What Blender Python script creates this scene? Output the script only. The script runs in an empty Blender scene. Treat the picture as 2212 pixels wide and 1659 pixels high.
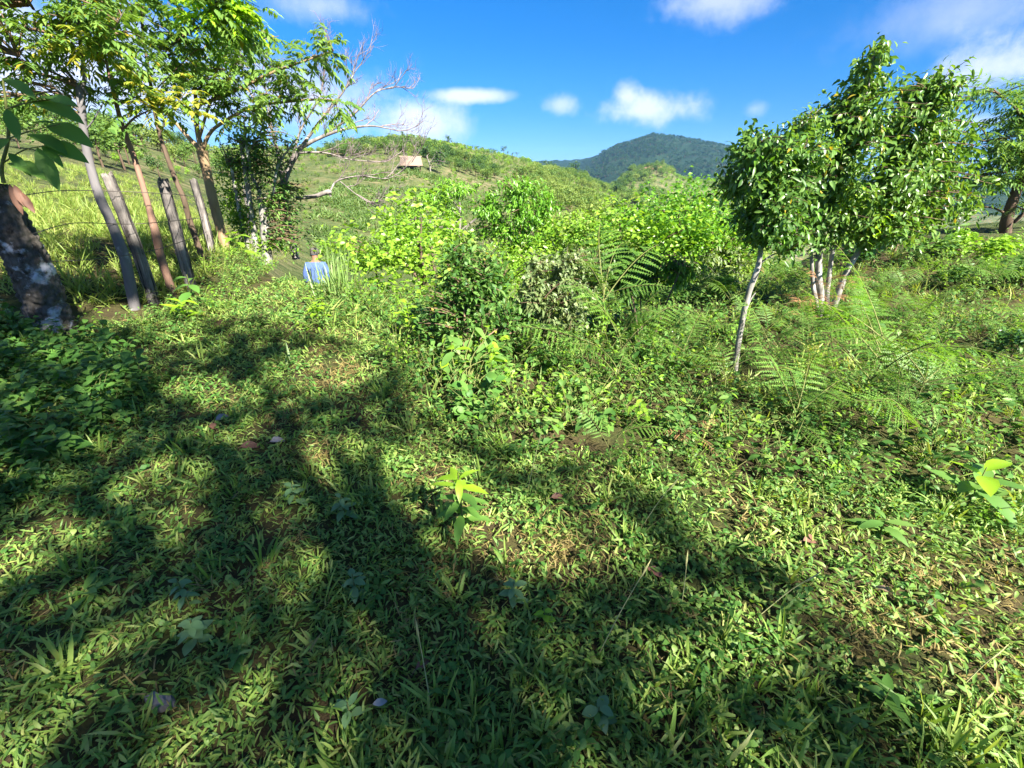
import bpy, math, random
import numpy as np
from mathutils import Vector, Matrix, Euler
PI = math.pi
R = np.random.default_rng(7)
SC = bpy.context.scene
COL = SC.collection

# ------------------------------------------------------------------ camera
IW, IH, FPX = 2212.0, 1659.0, 1013.0          # picture units used for measuring directions
PITCH = math.radians(25.0)
EYE = np.array([0.0, 0.0, 1.6])
cd = bpy.data.cameras.new('camera'); cam = bpy.data.objects.new('camera', cd); COL.objects.link(cam)
cd.sensor_width = 36.0; cd.lens = 36.0 * FPX / IW
cd.clip_start = 0.02; cd.clip_end = 20000
cam.location = EYE; cam.rotation_euler = (math.radians(90) - PITCH, 0, 0)
SC.camera = cam

# ------------------------------------------------------------------ light
SUN_AZ = (0.64, -0.768)                        # horizontal direction towards the sun
SUN_EL = math.radians(41.0)
to_sun = np.array([SUN_AZ[0] * math.cos(SUN_EL), SUN_AZ[1] * math.cos(SUN_EL), math.sin(SUN_EL)])
sd = bpy.data.lights.new('sun', 'SUN'); sun = bpy.data.objects.new('sun', sd); COL.objects.link(sun)
sd.energy = 2.9; sd.angle = math.radians(0.5); sd.color = (1.0, 0.93, 0.82)
sun.rotation_euler = Vector(to_sun).to_track_quat('Z', 'Y').to_euler()
SC.view_settings.view_transform = 'Standard'; SC.view_settings.look = 'None'
SC.view_settings.gamma = 1.0; SC.view_settings.use_curve_mapping = False
SC.view_settings.exposure = 3.02
SC.cycles.max_bounces = 6; SC.cycles.diffuse_bounces = 3; SC.cycles.transmission_bounces = 3
SC.cycles.glossy_bounces = 2; SC.cycles.volume_bounces = 0; SC.cycles.transparent_max_bounces = 6
SC.cycles.caustics_reflective = False; SC.cycles.caustics_refractive = False
SC.cycles.sample_clamp_indirect = 4.0

def ray(px, py):
    x = (px - IW / 2) / FPX; y = (IH / 2 - py) / FPX
    c, s = math.cos(PITCH), math.sin(PITCH)
    return np.array([x, c + y * s, y * c - s])
def W(px, py, d):
    """the point at forward distance d seen in direction (px, py)"""
    r = ray(px, py); return EYE + r * (d / r[1])
def Wr(px, py, rad):
    r = ray(px, py); return EYE + r * (rad / math.hypot(r[0], r[1]))
def axial(p):
    return (np.asarray(p) - EYE) @ np.array([0, math.cos(PITCH), -math.sin(PITCH)])

# ------------------------------------------------------------------ sky with clouds
# unseen clouds added outside the view to brighten the shade: direction x, y, half-width, z, cover, softness, noise gain
FILL_CLOUDS = [(-1, -.3, .45, .5, .7, 1, 1.7), (-.7, -.9, .4, .35, .65, 1, 1.7), (.1, -1, .45, .6, .7, 1, 1.7), (.9, -.6, .4, .3, .65, 1, 1.7), (1, .1, .4, .6, .6, 1.1, 1.7), (-.3, .2, .4, 1.2, .6, 1.1, 1.7), (.5, .1, .35, 1.3, .55, 1.1, 1.7), (-.9, .4, .4, .9, .65, 1, 1.7), (-.2, -.6, .4, 1, .6, 1.1, 1.7), (.6, -.7, .35, 1.4, .5, 1.1, 1.7)]
def make_world():
    w = bpy.data.worlds.new('World'); SC.world = w; w.use_nodes = True
    nt = w.node_tree; nt.nodes.clear(); L = nt.links.new
    out = nt.nodes.new('ShaderNodeOutputWorld'); bg = nt.nodes.new('ShaderNodeBackground')
    sky = nt.nodes.new('ShaderNodeTexSky'); sky.sky_type = 'NISHITA'; sky.sun_disc = False
    sky.sun_elevation = SUN_EL; sky.sun_rotation = math.atan2(SUN_AZ[0], SUN_AZ[1])
    sky.altitude = 300; sky.air_density = 0.5; sky.dust_density = 0.0; sky.ozone_density = 6.0
    bg.inputs['Strength'].default_value = 0.05
    hs = nt.nodes.new('ShaderNodeHueSaturation'); hs.inputs['Saturation'].default_value = 1.24; hs.inputs['Value'].default_value = .57
    L(sky.outputs[0], hs.inputs['Color'])
    tc = nt.nodes.new('ShaderNodeTexCoord')
    sx = nt.nodes.new('ShaderNodeSeparateXYZ'); L(tc.outputs['Generated'], sx.inputs[0])
    hz = nt.nodes.new('ShaderNodeValToRGB'); L(sx.outputs['Z'], hz.inputs[0])   # a drier, clearer horizon all round
    e = hz.color_ramp.elements; e.new(.06); e.new(.14); e.new(.25)
    for q, (p_, v_) in enumerate([(0.0, (.38, .44, .54)), (.055, (.62, .64, .64)), (.14, (.92, .91, .88)), (.24, (1.1, 1.1, 1.06)), (1.0, (1.1, 1.1, 1.06))]):
        e[q].position = p_; e[q].color = (*v_, 1)
    hm = nt.nodes.new('ShaderNodeMix'); hm.data_type = 'RGBA'; hm.blend_type = 'MULTIPLY'; hm.inputs[0].default_value = 1
    L(hs.outputs[0], hm.inputs[6]); L(hz.outputs[0], hm.inputs[7]); col = hm.outputs[2]
    def math_(op, a, b=None, clamp=False):
        n = nt.nodes.new('ShaderNodeMath'); n.operation = op; n.use_clamp = clamp
        for i, v in enumerate((a, b)):
            if v is None: continue
            if isinstance(v, (int, float)): n.inputs[i].default_value = v
            else: L(v, n.inputs[i])
        return n.outputs[0]
    def dot(v):
        n = nt.nodes.new('ShaderNodeVectorMath'); n.operation = 'DOT_PRODUCT'
        L(tc.outputs['Generated'], n.inputs[0]); n.inputs[1].default_value = tuple(v); return n.outputs['Value']
    nz = nt.nodes.new('ShaderNodeTexNoise'); nz.inputs['Scale'].default_value = 16; nz.inputs['Detail'].default_value = 10; nz.inputs['Roughness'].default_value = .62
    L(tc.outputs['Generated'], nz.inputs['Vector'])
    nb = nt.nodes.new('ShaderNodeTexNoise'); nb.inputs['Scale'].default_value = 4.5; nb.inputs['Detail'].default_value = 5
    L(tc.outputs['Generated'], nb.inputs['Vector'])
    ns = math_('SUBTRACT', nz.outputs[0], .5); nbs = math_('SUBTRACT', nb.outputs[0], .5)
    # direction, half-width, half-height, peak cover, softness, noise gain
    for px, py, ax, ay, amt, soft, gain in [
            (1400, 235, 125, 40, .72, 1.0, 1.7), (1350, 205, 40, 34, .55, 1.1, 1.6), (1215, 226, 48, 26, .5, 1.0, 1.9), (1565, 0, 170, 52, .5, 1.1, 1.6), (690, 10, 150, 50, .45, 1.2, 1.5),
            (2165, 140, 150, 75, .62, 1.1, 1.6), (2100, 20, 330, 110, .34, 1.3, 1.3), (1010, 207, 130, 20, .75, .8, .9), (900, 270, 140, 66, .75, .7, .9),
            (1630, 235, 35, 22, .3, 1.1, 1.6), (2120, 262, 90, 28, .5, 1.0, 1.5), (640, 210, 330, 100, .7, 1.1, 1.2), (150, 150, 420, 260, .8, 1.0, 1.5), (-350, 60, 500, 300, .6, 1.2, 1.6), (2600, 60, 400, 160, .6, 1.2, 1.7)] + FILL_CLOUDS:
        c = ray(px, py) if ax > 1 else np.array([px, py, ay]); c /= np.linalg.norm(c)
        if ax < 1: ax, ay = ax * FPX, ax * .55 * FPX
        rt = np.cross(c, (0, 0, 1)); rt /= np.linalg.norm(rt); up = np.cross(rt, c)
        k = 1.0 / np.linalg.norm(ray(px, py)) if abs(px) > 2 else 1.0
        u = math_('DIVIDE', dot(rt), ax * k / FPX); v = math_('DIVIDE', dot(up), ay * k / FPX)
        d = math_('SQRT', math_('ADD', math_('MULTIPLY', u, u), math_('MULTIPLY', v, v)))
        m = math_('SUBTRACT', 1.0, d)
        m = math_('ADD', m, math_('MULTIPLY', ns, gain)); m = math_('ADD', m, math_('MULTIPLY', nbs, gain * .6))
        m = math_('DIVIDE', m, soft, clamp=True)
        m = math_('MULTIPLY', math_('MULTIPLY', m, m), math_('SUBTRACT', 3.0, math_('MULTIPLY', m, 2.0)))
        m = math_('MULTIPLY', m, math_('GREATER_THAN', dot(c), 0.0)); m = math_('MULTIPLY', m, amt)
        mx = nt.nodes.new('ShaderNodeMix'); mx.data_type = 'RGBA'
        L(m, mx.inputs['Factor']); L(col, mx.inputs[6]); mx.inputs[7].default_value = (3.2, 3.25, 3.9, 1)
        col = mx.outputs[2]
    L(col, bg.inputs['Color']); L(bg.outputs[0], out.inputs['Surface'])
make_world()

# ------------------------------------------------------------------ object helpers
def link(o, parent=None):
    COL.objects.link(o)
    if parent is not None: o.parent = parent
    return o
def props(o, label=None, cat=None, group=None, kind=None):
    if label: o['label'] = label
    if cat: o['category'] = cat
    if group: o['group'] = group
    if kind: o['kind'] = kind
    return o
def thing(name, label, cat, loc=(0, 0, 0), group=None, rz=0.0):
    o = bpy.data.objects.new(name, None); o.empty_display_size = .1; link(o)
    o.location = tuple(float(v) for v in loc); o.rotation_euler = (0, 0, rz)
    return props(o, label, cat, group)
def mesh(name, parts, mats, smooth=False):
    """parts: list of (V, F, material index); F is (n,3) or (n,4)"""
    Vs, off, loops, starts, totals, mi = [], 0, [], [], [], []
    ls = 0
    for p in parts:
        V, F = np.asarray(p[0], float), np.asarray(p[1], int)
        if len(F) == 0: continue
        k = F.shape[1]
        Vs.append(V); loops.append((F + off).ravel()); n = len(F)
        starts.append(ls + np.arange(n) * k); totals.append(np.full(n, k)); mi.append(np.full(n, p[2] if len(p) > 2 else 0))
        ls += n * k; off += len(V)
    me = bpy.data.meshes.new(name)
    V = np.concatenate(Vs); me.vertices.add(len(V)); me.vertices.foreach_set('co', V.astype(np.float32).ravel())
    lo = np.concatenate(loops); me.loops.add(len(lo)); me.loops.foreach_set('vertex_index', lo.astype(np.int32))
    st = np.concatenate(starts); me.polygons.add(len(st))
    me.polygons.foreach_set('loop_start', st.astype(np.int32)); me.polygons.foreach_set('loop_total', np.concatenate(totals).astype(np.int32))
    me.polygons.foreach_set('material_index', np.concatenate(mi).astype(np.int32))
    if smooth: me.polygons.foreach_set('use_smooth', np.ones(len(st), bool))
    me.update(calc_edges=True)
    for m in (mats if isinstance(mats, (list, tuple)) else [mats]): me.materials.append(m)
    return me
def ob(name, me, parent=None, loc=None, kind=None):
    o = bpy.data.objects.new(name, me); link(o, parent)
    if loc is not None: o.location = tuple(float(v) for v in loc)
    if kind: o['kind'] = kind
    return o
def mo(name, parts, mats, parent=None, smooth=False, loc=None, kind=None):
    return ob(name, mesh(name, parts, mats, smooth), parent, loc, kind)
def unit(v):
    v = np.asarray(v, float); return v / np.maximum(np.linalg.norm(v, axis=-1, keepdims=True), 1e-9)

# ------------------------------------------------------------------ noise
def vnoise(x, y, seed=0):
    xi = np.floor(x).astype(np.int64); yi = np.floor(y).astype(np.int64); fx = x - xi; fy = y - yi
    def h(a, b):
        n = (a * 374761393 + b * 668265263 + seed * 1442695041) & 0xffffffff
        n = ((n ^ (n >> 13)) * 1274126177) & 0xffffffff
        return ((n ^ (n >> 16)) & 0xffff) / 65535.0
    fx = fx * fx * (3 - 2 * fx); fy = fy * fy * (3 - 2 * fy)
    return (h(xi, yi) * (1 - fx) + h(xi + 1, yi) * fx) * (1 - fy) + (h(xi, yi + 1) * (1 - fx) + h(xi + 1, yi + 1) * fx) * fy
def fbm(x, y, o=4, seed=0):
    s = 0; a = .5
    for i in range(o):
        s = s + a * (vnoise(x, y, seed + i) - .5); x = x * 2.03; y = y * 2.03; a *= .5
    return s

# ------------------------------------------------------------------ terrain
CT = []
def ct(px, py, r):
    p = Wr(px, py, r); CT.append((p[0], p[1], p[2]))
def cz(px, r, z):
    d = ray(px, 400); d = d[:2] / math.hypot(d[0], d[1]); CT.append((d[0] * r, d[1] * r, z))
for a in range(0, 360, 40):
    for r, z in ((.8, 0), (2.2, 0)): CT.append((r * math.cos(math.radians(a)), r * math.sin(math.radians(a)), z))
for a in range(170, 371, 40):
    for r, z in ((6, 0), (30, .5), (300, 3), (2500, 0)): CT.append((r * math.cos(math.radians(a)), r * math.sin(math.radians(a)), z))
for px in (150, 500, 1000, 1500, 2000): cz(px, 4.2, 0.0)
for px in (1700, 1950, 2200): cz(px, 7.0, 0.0)
cz(60, 6.3, 0.05); cz(350, 6.9, 0.02); cz(640, 7.1, -.02)
ct(60, 540, 9.5); ct(250, 510, 11); ct(150, 440, 17); ct(300, 402, 26); ct(100, 352, 36); ct(250, 335, 60); ct(100, 262, 95); ct(350, 312, 110)
cz(100, 200, 8); cz(350, 200, 4)
cz(660, 8.6, -.45); cz(672, 11, -1.95); cz(690, 17, -4.6); cz(520, 11, -.25); cz(500, 16, -.8); cz(560, 30, -3.5)
ct(720, 560, 45); ct(900, 560, 50); ct(720, 470, 66); ct(880, 470, 76); ct(850, 400, 96); ct(890, 367, 110); ct(1000, 425, 100); ct(720, 398, 92); ct(600, 372, 105)
ct(870, 303, 230); ct(790, 316, 215); ct(1000, 327, 260); ct(1100, 347, 290); ct(1165, 368, 300); ct(700, 332, 200); ct(560, 325, 190)
cz(870, 420, -25); cz(1100, 450, -40); cz(600, 380, -15)
cz(1100, 7.5, -.6); cz(1100, 12, -2.6); cz(1100, 20, -5.6); cz(900, 13, -3.2); cz(900, 22, -6.5); cz(1100, 33, -9.5); cz(1350, 9, -.8); cz(1400, 14, -2.6); cz(1350, 25, -6.5)
ct(1150, 520, 60); ct(1300, 525, 60); ct(1250, 440, 110); ct(1150, 415, 130); ct(1200, 383, 262); ct(1240, 377, 292); ct(1340, 470, 105)
cz(1250, 430, -40)
ct(1560, 575, 45); ct(1430, 520, 85); ct(1500, 520, 105); cz(1520, 170, -42); ct(1535, 520, 250); ct(1530, 478, 330); ct(1540, 425, 430); ct(1450, 372, 560); ct(1350, 388, 470); ct(1420, 360, 610); ct(1560, 398, 610)
cz(1450, 850, -70); cz(1250, 800, -60); cz(1650, 900, -60)
ct(1260, 362, 1700); ct(1330, 318, 1800); ct(1375, 304, 1850); ct(1410, 298, 1880); ct(1445, 301, 1880); ct(1490, 308, 1880); ct(1540, 318, 1850); ct(1590, 336, 1800); ct(1700, 380, 1800)
ct(1420, 345, 1400); cz(1420, 1150, -55)
ct(2130, 395, 1700); ct(2000, 392, 1750); ct(1850, 400, 1800); cz(2000, 1000, -60); cz(900, 1800, -60); cz(600, 1800, -40); cz(1150, 1800, 0); cz(300, 1500, -20)
cz(1400, 3500, -80); cz(2000, 3500, -80); cz(800, 3500, -80)
ct(1640, 640, 8.5); ct(1850, 560, 10.5); ct(2100, 540, 11.5); ct(2190, 478, 16); ct(1980, 500, 15); ct(1800, 530, 14)
cz(1620, 14, -1.8); cz(1750, 25, -3.5); cz(1950, 28, -3); cz(2150, 32, -2.5); cz(1900, 70, -18); cz(1680, 55, -16); cz(2100, 250, -45)
CT = np.array(CT)
def _warp(x, y):
    r = np.hypot(x, y) + 1e-6; k = np.log1p(r / 4) / r
    return x * k, y * k
_cu, _cv = _warp(CT[:, 0], CT[:, 1]); _C2 = .12 ** 2
_s = CT[:, 2] / (np.hypot(CT[:, 0], CT[:, 1]) + 3)
_A = np.sqrt((_cu[:, None] - _cu) ** 2 + (_cv[:, None] - _cv) ** 2 + _C2)
_n = len(CT); _M = np.zeros((_n + 1, _n + 1)); _M[:_n, :_n] = _A; _M[_n, :_n] = 1; _M[:_n, _n] = 1
_M[:_n, :_n] -= np.eye(_n) * .004
_w = np.linalg.solve(_M, np.append(_s, 0))
def H(x, y):
    x = np.asarray(x, float); y = np.asarray(y, float); sh = x.shape; x = x.ravel(); y = y.ravel()
    out = np.empty(len(x))
    for i in range(0, len(x), 20000):
        a, b = x[i:i + 20000], y[i:i + 20000]; u, v = _warp(a, b)
        k = np.sqrt((u[:, None] - _cu) ** 2 + (v[:, None] - _cv) ** 2 + _C2)
        out[i:i + 20000] = k @ _w[:_n] + _w[_n]
    r = np.hypot(x, y)
    z = out * (r + 3)
    z += fbm(x * 1.1, y * 1.1, 4, 3) * .09 * np.clip(r / 3, .4, 1) * (r < 400)
    z += np.clip((r - 40) / 300, 0, 1) * fbm(x / 45, y / 45, 5, 9) * np.minimum(r * .022, 16)
    z += np.clip((r - 900) / 500, 0, 1) * (np.abs(fbm(x / 240, y / 240, 6, 21)) * -55 + 8)
    return z.reshape(sh)
_RS = np.exp(np.linspace(math.log(.5), math.log(3000), 900))
def ground(px, py):
    d = ray(px, py); hd = math.hypot(d[0], d[1])
    xs, ys, zs = d[0] / hd * _RS, d[1] / hd * _RS, EYE[2] + d[2] / hd * _RS
    g = H(xs, ys); i = np.nonzero(zs <= g)[0]
    if len(i) == 0: i = [len(_RS) - 1]
    i = i[0]
    if i > 0:
        a, b = zs[i - 1] - g[i - 1], zs[i] - g[i]; t = a / (a - b) if a != b else 0
        r = _RS[i - 1] + (_RS[i] - _RS[i - 1]) * t
        x, y = d[0] / hd * r, d[1] / hd * r
        return np.array([x, y, float(H(x, y))])
    return np.array([xs[i], ys[i], g[i]])
def on(x, y, dz=0.0): return np.array([x, y, float(H(x, y)) + dz])
def project(p):
    p = np.atleast_2d(p) - EYE; c, s = math.cos(PITCH), math.sin(PITCH)
    za = p[:, 1] * c - p[:, 2] * s; ya = p[:, 1] * s + p[:, 2] * c
    return IW / 2 + FPX * p[:, 0] / za, IH / 2 - FPX * ya / za, za
# ------------------------------------------------------------------ materials
def ramp(nt, fac, stops):
    n = nt.nodes.new('ShaderNodeValToRGB'); e = n.color_ramp.elements
    while len(e) < len(stops): e.new(.5)
    for i, (p, c) in enumerate(stops): e[i].position = p; e[i].color = (*c, 1)
    nt.links.new(fac, n.inputs[0]); return n.outputs[0]
def noise(nt, scale, detail=4, rough=.55, coord='Object', dist=0.0, stretch=None):
    t = nt.nodes.new('ShaderNodeTexCoord'); n = nt.nodes.new('ShaderNodeTexNoise')
    n.inputs['Scale'].default_value = scale; n.inputs['Detail'].default_value = detail; n.inputs['Roughness'].default_value = rough; n.inputs['Distortion'].default_value = dist
    src = t.outputs[coord]
    if stretch:
        m = nt.nodes.new('ShaderNodeMapping'); m.inputs['Scale'].default_value = stretch; nt.links.new(src, m.inputs[0]); src = m.outputs[0]
    nt.links.new(src, n.inputs['Vector']); return n.outputs[0]
def mixc(nt, fac, a, b):
    m = nt.nodes.new('ShaderNodeMix'); m.data_type = 'RGBA'
    for v, i in ((fac, 0), (a, 6), (b, 7)):
        if isinstance(v, tuple): m.inputs[i].default_value = (*v, 1)
        elif isinstance(v, (int, float)): m.inputs[i].default_value = v
        else: nt.links.new(v, m.inputs[i])
    return m.outputs[2]
def newmat(name):
    m = bpy.data.materials.new(name); m.use_nodes = True; nt = m.node_tree
    return m, nt, nt.nodes['Principled BSDF']
def bump(nt, bs, h, strength=.5, dist=.02):
    b = nt.nodes.new('ShaderNodeBump'); b.inputs['Strength'].default_value = strength; b.inputs['Distance'].default_value = dist
    nt.links.new(h, b.inputs['Height']); nt.links.new(b.outputs[0], bs.inputs['Normal'])
LEAFGAIN = (1.5, 1.5, 1.4)
def leafmat(name, stops, rough=.42, trans=.34, spec=.4, tgain=1.5, patch=None, yellow=0.0):
    """stops: colours spread over the single leaves; patch: (scale, colour, amount) broad patches; yellow: share of old leaves"""
    m, nt, bs = newmat(name); L = nt.links.new
    g = nt.nodes.new('ShaderNodeNewGeometry'); oi = nt.nodes.new('ShaderNodeObjectInfo')
    a = nt.nodes.new('ShaderNodeMath'); a.operation = 'MULTIPLY_ADD'; L(g.outputs['Random Per Island'], a.inputs[0]); a.inputs[1].default_value = .72
    b = nt.nodes.new('ShaderNodeMath'); b.operation = 'MULTIPLY'; L(oi.outputs['Random'], b.inputs[0]); b.inputs[1].default_value = .28; L(b.outputs[0], a.inputs[2])
    stops = [tuple(v * k for v, k in zip(s, LEAFGAIN)) for s in stops]
    n = len(stops); c = ramp(nt, a.outputs[0], [(.08 + .84 * i / max(1, n - 1), s) for i, s in enumerate(stops)])
    if patch:
        p = ramp(nt, noise(nt, patch[0], 3, coord='Object' if len(patch) < 4 else patch[3]), [(.42, (0, 0, 0)), (.62, (patch[2],) * 3)])
        c = mixc(nt, p, c, patch[1])
    if yellow:
        w = nt.nodes.new('ShaderNodeTexWhiteNoise'); w.noise_dimensions = '1D'; L(g.outputs['Random Per Island'], w.inputs['W'])
        t = nt.nodes.new('ShaderNodeMath'); t.operation = 'LESS_THAN'; L(w.outputs[0], t.inputs[0]); t.inputs[1].default_value = yellow
        c = mixc(nt, t.outputs[0], c, (.34, .27, .03))
    L(c, bs.inputs['Base Color']); bs.inputs['Roughness'].default_value = rough; bs.inputs['Specular IOR Level'].default_value = spec
    tr = nt.nodes.new('ShaderNodeBsdfTranslucent'); tm = nt.nodes.new('ShaderNodeMix'); tm.data_type = 'RGBA'; tm.blend_type = 'MULTIPLY'; tm.inputs[0].default_value = 1
    L(c, tm.inputs[6]); tm.inputs[7].default_value = (tgain * 1.25, tgain * 1.2, tgain * .45, 1); tm.clamp_result = False
    L(tm.outputs[2], tr.inputs[0])
    mx = nt.nodes.new('ShaderNodeMixShader'); mx.inputs[0].default_value = trans
    L(bs.outputs[0], mx.inputs[1]); L(tr.outputs[0], mx.inputs[2]); L(mx.outputs[0], nt.nodes['Material Output'].inputs['Surface'])
    return m
def barkmat(name, c1, c2, lichen=None, lich_amt=.5, scale=9, bumpd=.02, stretch=(1, 1, .22), lich_scale=4.0):
    m, nt, bs = newmat(name)
    n1 = noise(nt, scale, 6, .65, stretch=stretch); c = ramp(nt, n1, [(.32, c1), (.68, c2)])
    if lichen:
        k = ramp(nt, noise(nt, lich_scale, 5, .6), [(.62 - .25 * lich_amt, (0, 0, 0)), (.68 - .22 * lich_amt, (.9, .9, .9))]); c = mixc(nt, k, c, lichen)
    nt.links.new(c, bs.inputs['Base Color']); bs.inputs['Roughness'].default_value = .85; bs.inputs['Specular IOR Level'].default_value = .2
    bump(nt, bs, n1, .9, bumpd)
    return m
M = {}
M['grass'] = leafmat('grass_blades', [(.055, .115, .024), (.095, .17, .03), (.145, .215, .045), (.21, .235, .075)], .5, .3, .35)
M['lawnleaf'] = leafmat('lawn_leaves', [(.05, .11, .026), (.08, .155, .034), (.125, .195, .046), (.18, .22, .065)], .5, .28, .3)
M['dry'] = leafmat('dry_grass', [(.11, .085, .038), (.17, .135, .06), (.14, .12, .04), (.09, .06, .028)], .7, .2, .2)
M['weed'] = leafmat('weed_leaves', [(.028, .08, .018), (.045, .115, .022), (.065, .14, .027), (.10, .17, .034)], .52, .3, .25)
M['blueweed'] = leafmat('bluish_weed_leaves', [(.05, .11, .048), (.075, .145, .062), (.10, .17, .075)], .5, .25, .4)
M['tall'] = leafmat('pasture_grass', [(.07, .13, .02), (.12, .18, .03), (.16, .20, .05), (.20, .21, .07)], .5, .35, .35)
M['bamb'] = leafmat('cane_grass', [(.08, .14, .04), (.12, .19, .06), (.17, .23, .09)], .45, .3, .4)
M['crop'] = leafmat('crop_leaves', [(.04, .085, .022), (.06, .11, .028), (.09, .13, .04)], .5, .3, .3)
M['fern'] = leafmat('fern_fronds', [(.045, .11, .02), (.075, .155, .026), (.115, .19, .035)], .5, .38, .35)
M['deadfern'] = leafmat('dead_fronds', [(.16, .085, .045), (.25, .14, .075), (.20, .10, .05)], .75, .2, .15)
M['shrub'] = leafmat('shrub_leaves', [(.022, .065, .014), (.045, .11, .022), (.08, .15, .034), (.12, .19, .045)], .5, .32, .3)
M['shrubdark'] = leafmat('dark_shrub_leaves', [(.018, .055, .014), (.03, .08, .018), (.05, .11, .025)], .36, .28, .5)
M['lime'] = leafmat('young_lime_leaves', [(.13, .24, .012), (.17, .29, .018), (.20, .31, .03)], .4, .42, .4)
M['glossy'] = leafmat('glossy_leaves', [(.03, .075, .014), (.05, .11, .02), (.075, .145, .028), (.11, .175, .035)], .36, .3, .45, yellow=.012)
M['pinnate'] = leafmat('feathered_leaves', [(.045, .10, .024), (.065, .13, .03), (.09, .16, .038), (.125, .195, .045)], .38, .42, .4, tgain=1.35, yellow=.02)
M['pinyel'] = leafmat('yellowing_leaves', [(.10, .17, .025), (.17, .21, .03), (.25, .23, .04), (.28, .19, .06)], .45, .4, .35)
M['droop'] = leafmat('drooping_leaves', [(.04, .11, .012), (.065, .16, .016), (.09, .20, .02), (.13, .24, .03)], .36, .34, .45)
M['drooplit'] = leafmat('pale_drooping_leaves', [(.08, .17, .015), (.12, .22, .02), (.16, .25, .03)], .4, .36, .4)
M['grey'] = leafmat('greyish_leaves', [(.07, .11, .04), (.10, .14, .055), (.14, .17, .075)], .45, .25, .4)
M['far'] = leafmat('forest_leaves', [(.035, .075, .016), (.06, .11, .022), (.09, .14, .03)], .55, .25, .25)
M['far2'] = leafmat('olive_forest_leaves', [(.07, .115, .025), (.10, .145, .032), (.135, .17, .045)], .55, .25, .25)
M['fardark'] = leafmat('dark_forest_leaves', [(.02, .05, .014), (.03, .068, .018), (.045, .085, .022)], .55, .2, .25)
M['palm'] = leafmat('palm_fronds', [(.10, .15, .025), (.15, .20, .03), (.20, .24, .04)], .45, .3, .4)
M['mountleaf'] = leafmat('mountain_leaves', [(.012, .034, .016), (.02, .046, .02), (.03, .058, .022)], .6, .15, .15)
M['twigdead'] = barkmat('dead_twigs', (.14, .11, .11), (.28, .23, .225), scale=16, bumpd=.004)
M['stem'] = barkmat('green_stems', (.10, .12, .03), (.16, .17, .06), scale=20, bumpd=.002)
M['twig'] = barkmat('brown_twigs', (.10, .065, .04), (.20, .14, .09), scale=16, bumpd=.004)
M['bark_dark'] = barkmat('mossy_rough_bark', (.014, .012, .010), (.13, .115, .095), (.42, .43, .45), .34, 15, .03, (1, 1, .4), 4.2)
M['bark_grey'] = barkmat('smooth_grey_bark', (.10, .095, .095), (.17, .16, .165), (.30, .30, .30), .1, 8, .004)
M['bark_red'] = barkmat('reddish_brown_bark', (.13, .075, .055), (.27, .17, .12), (.4, .35, .28), .1, 9, .008)
M['bark_tan'] = barkmat('tan_bark', (.17, .11, .06), (.30, .22, .13), None, 0, 8, .008)
M['bark_white'] = barkmat('mottled_white_bark', (.07, .065, .055), (.36, .345, .315), (.52, .52, .5), .2, 10, .006, (1, 1, .6))
M['bark_dead'] = barkmat('dead_wood_bark', (.10, .085, .08), (.28, .25, .23), (.40, .37, .35), .2, 10, .012)
M['bark_brown'] = barkmat('brown_bark', (.05, .035, .022), (.14, .10, .07), None, 0, 8, .012)
def soil_mat():
    m, nt, bs = newmat('soil_and_moss')
    c = ramp(nt, noise(nt, 1.6, 6, .6), [(.36, (.05, .035, .02)), (.5, (.075, .07, .025)), (.62, (.04, .06, .015))])
    c = mixc(nt, ramp(nt, noise(nt, .55, 4), [(.56, (0, 0, 0)), (.68, (.5,) * 3)]), c, (.15, .095, .055))
    c2 = mixc(nt, ramp(nt, noise(nt, 34, 5, .7), [(.35, (0, 0, 0)), (.7, (.7,) * 3)]), c, (.02, .018, .012))
    nt.links.new(c2, bs.inputs['Base Color']); bs.inputs['Roughness'].default_value = .95; bs.inputs['Specular IOR Level'].default_value = .1
    bump(nt, bs, noise(nt, 40, 6, .7), .8, .02); return m
def hill_mat():
    m, nt, bs = newmat('hill_grass_and_soil')
    c = ramp(nt, noise(nt, .11, 7, .62), [(.30, (.05, .085, .024)), (.48, (.11, .13, .048)), (.62, (.19, .165, .09))])
    c = mixc(nt, ramp(nt, noise(nt, .9, 6, .7), [(.42, (0, 0, 0)), (.62, (.75,) * 3)]), c, (.032, .06, .016))
    c = mixc(nt, ramp(nt, noise(nt, .045, 5, .6), [(.60, (0, 0, 0)), (.68, (.5,) * 3)]), c, (.26, .15, .09))
    nt.links.new(c, bs.inputs['Base Color']); bs.inputs['Roughness'].default_value = .95; bs.inputs['Specular IOR Level'].default_value = .1
    bump(nt, bs, noise(nt, 1.4, 8, .72), .9, .6); return m
def mount_mat():
    m, nt, bs = newmat('mountain_forest')
    c = ramp(nt, noise(nt, .004, 6, .6), [(.38, (.012, .03, .014)), (.54, (.02, .042, .018)), (.66, (.045, .07, .026))])
    c = mixc(nt, ramp(nt, noise(nt, .035, 5, .7), [(.4, (0, 0, 0)), (.65, (.6,) * 3)]), c, (.011, .026, .012))
    nt.links.new(c, bs.inputs['Base Color']); bs.inputs['Roughness'].default_value = .95; bs.inputs['Specular IOR Level'].default_value = .1
    bump(nt, bs, noise(nt, .05, 6, .7), 1.0, 14); return m
M['soil'] = soil_mat(); M['hill'] = hill_mat(); M['mount'] = mount_mat()

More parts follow.
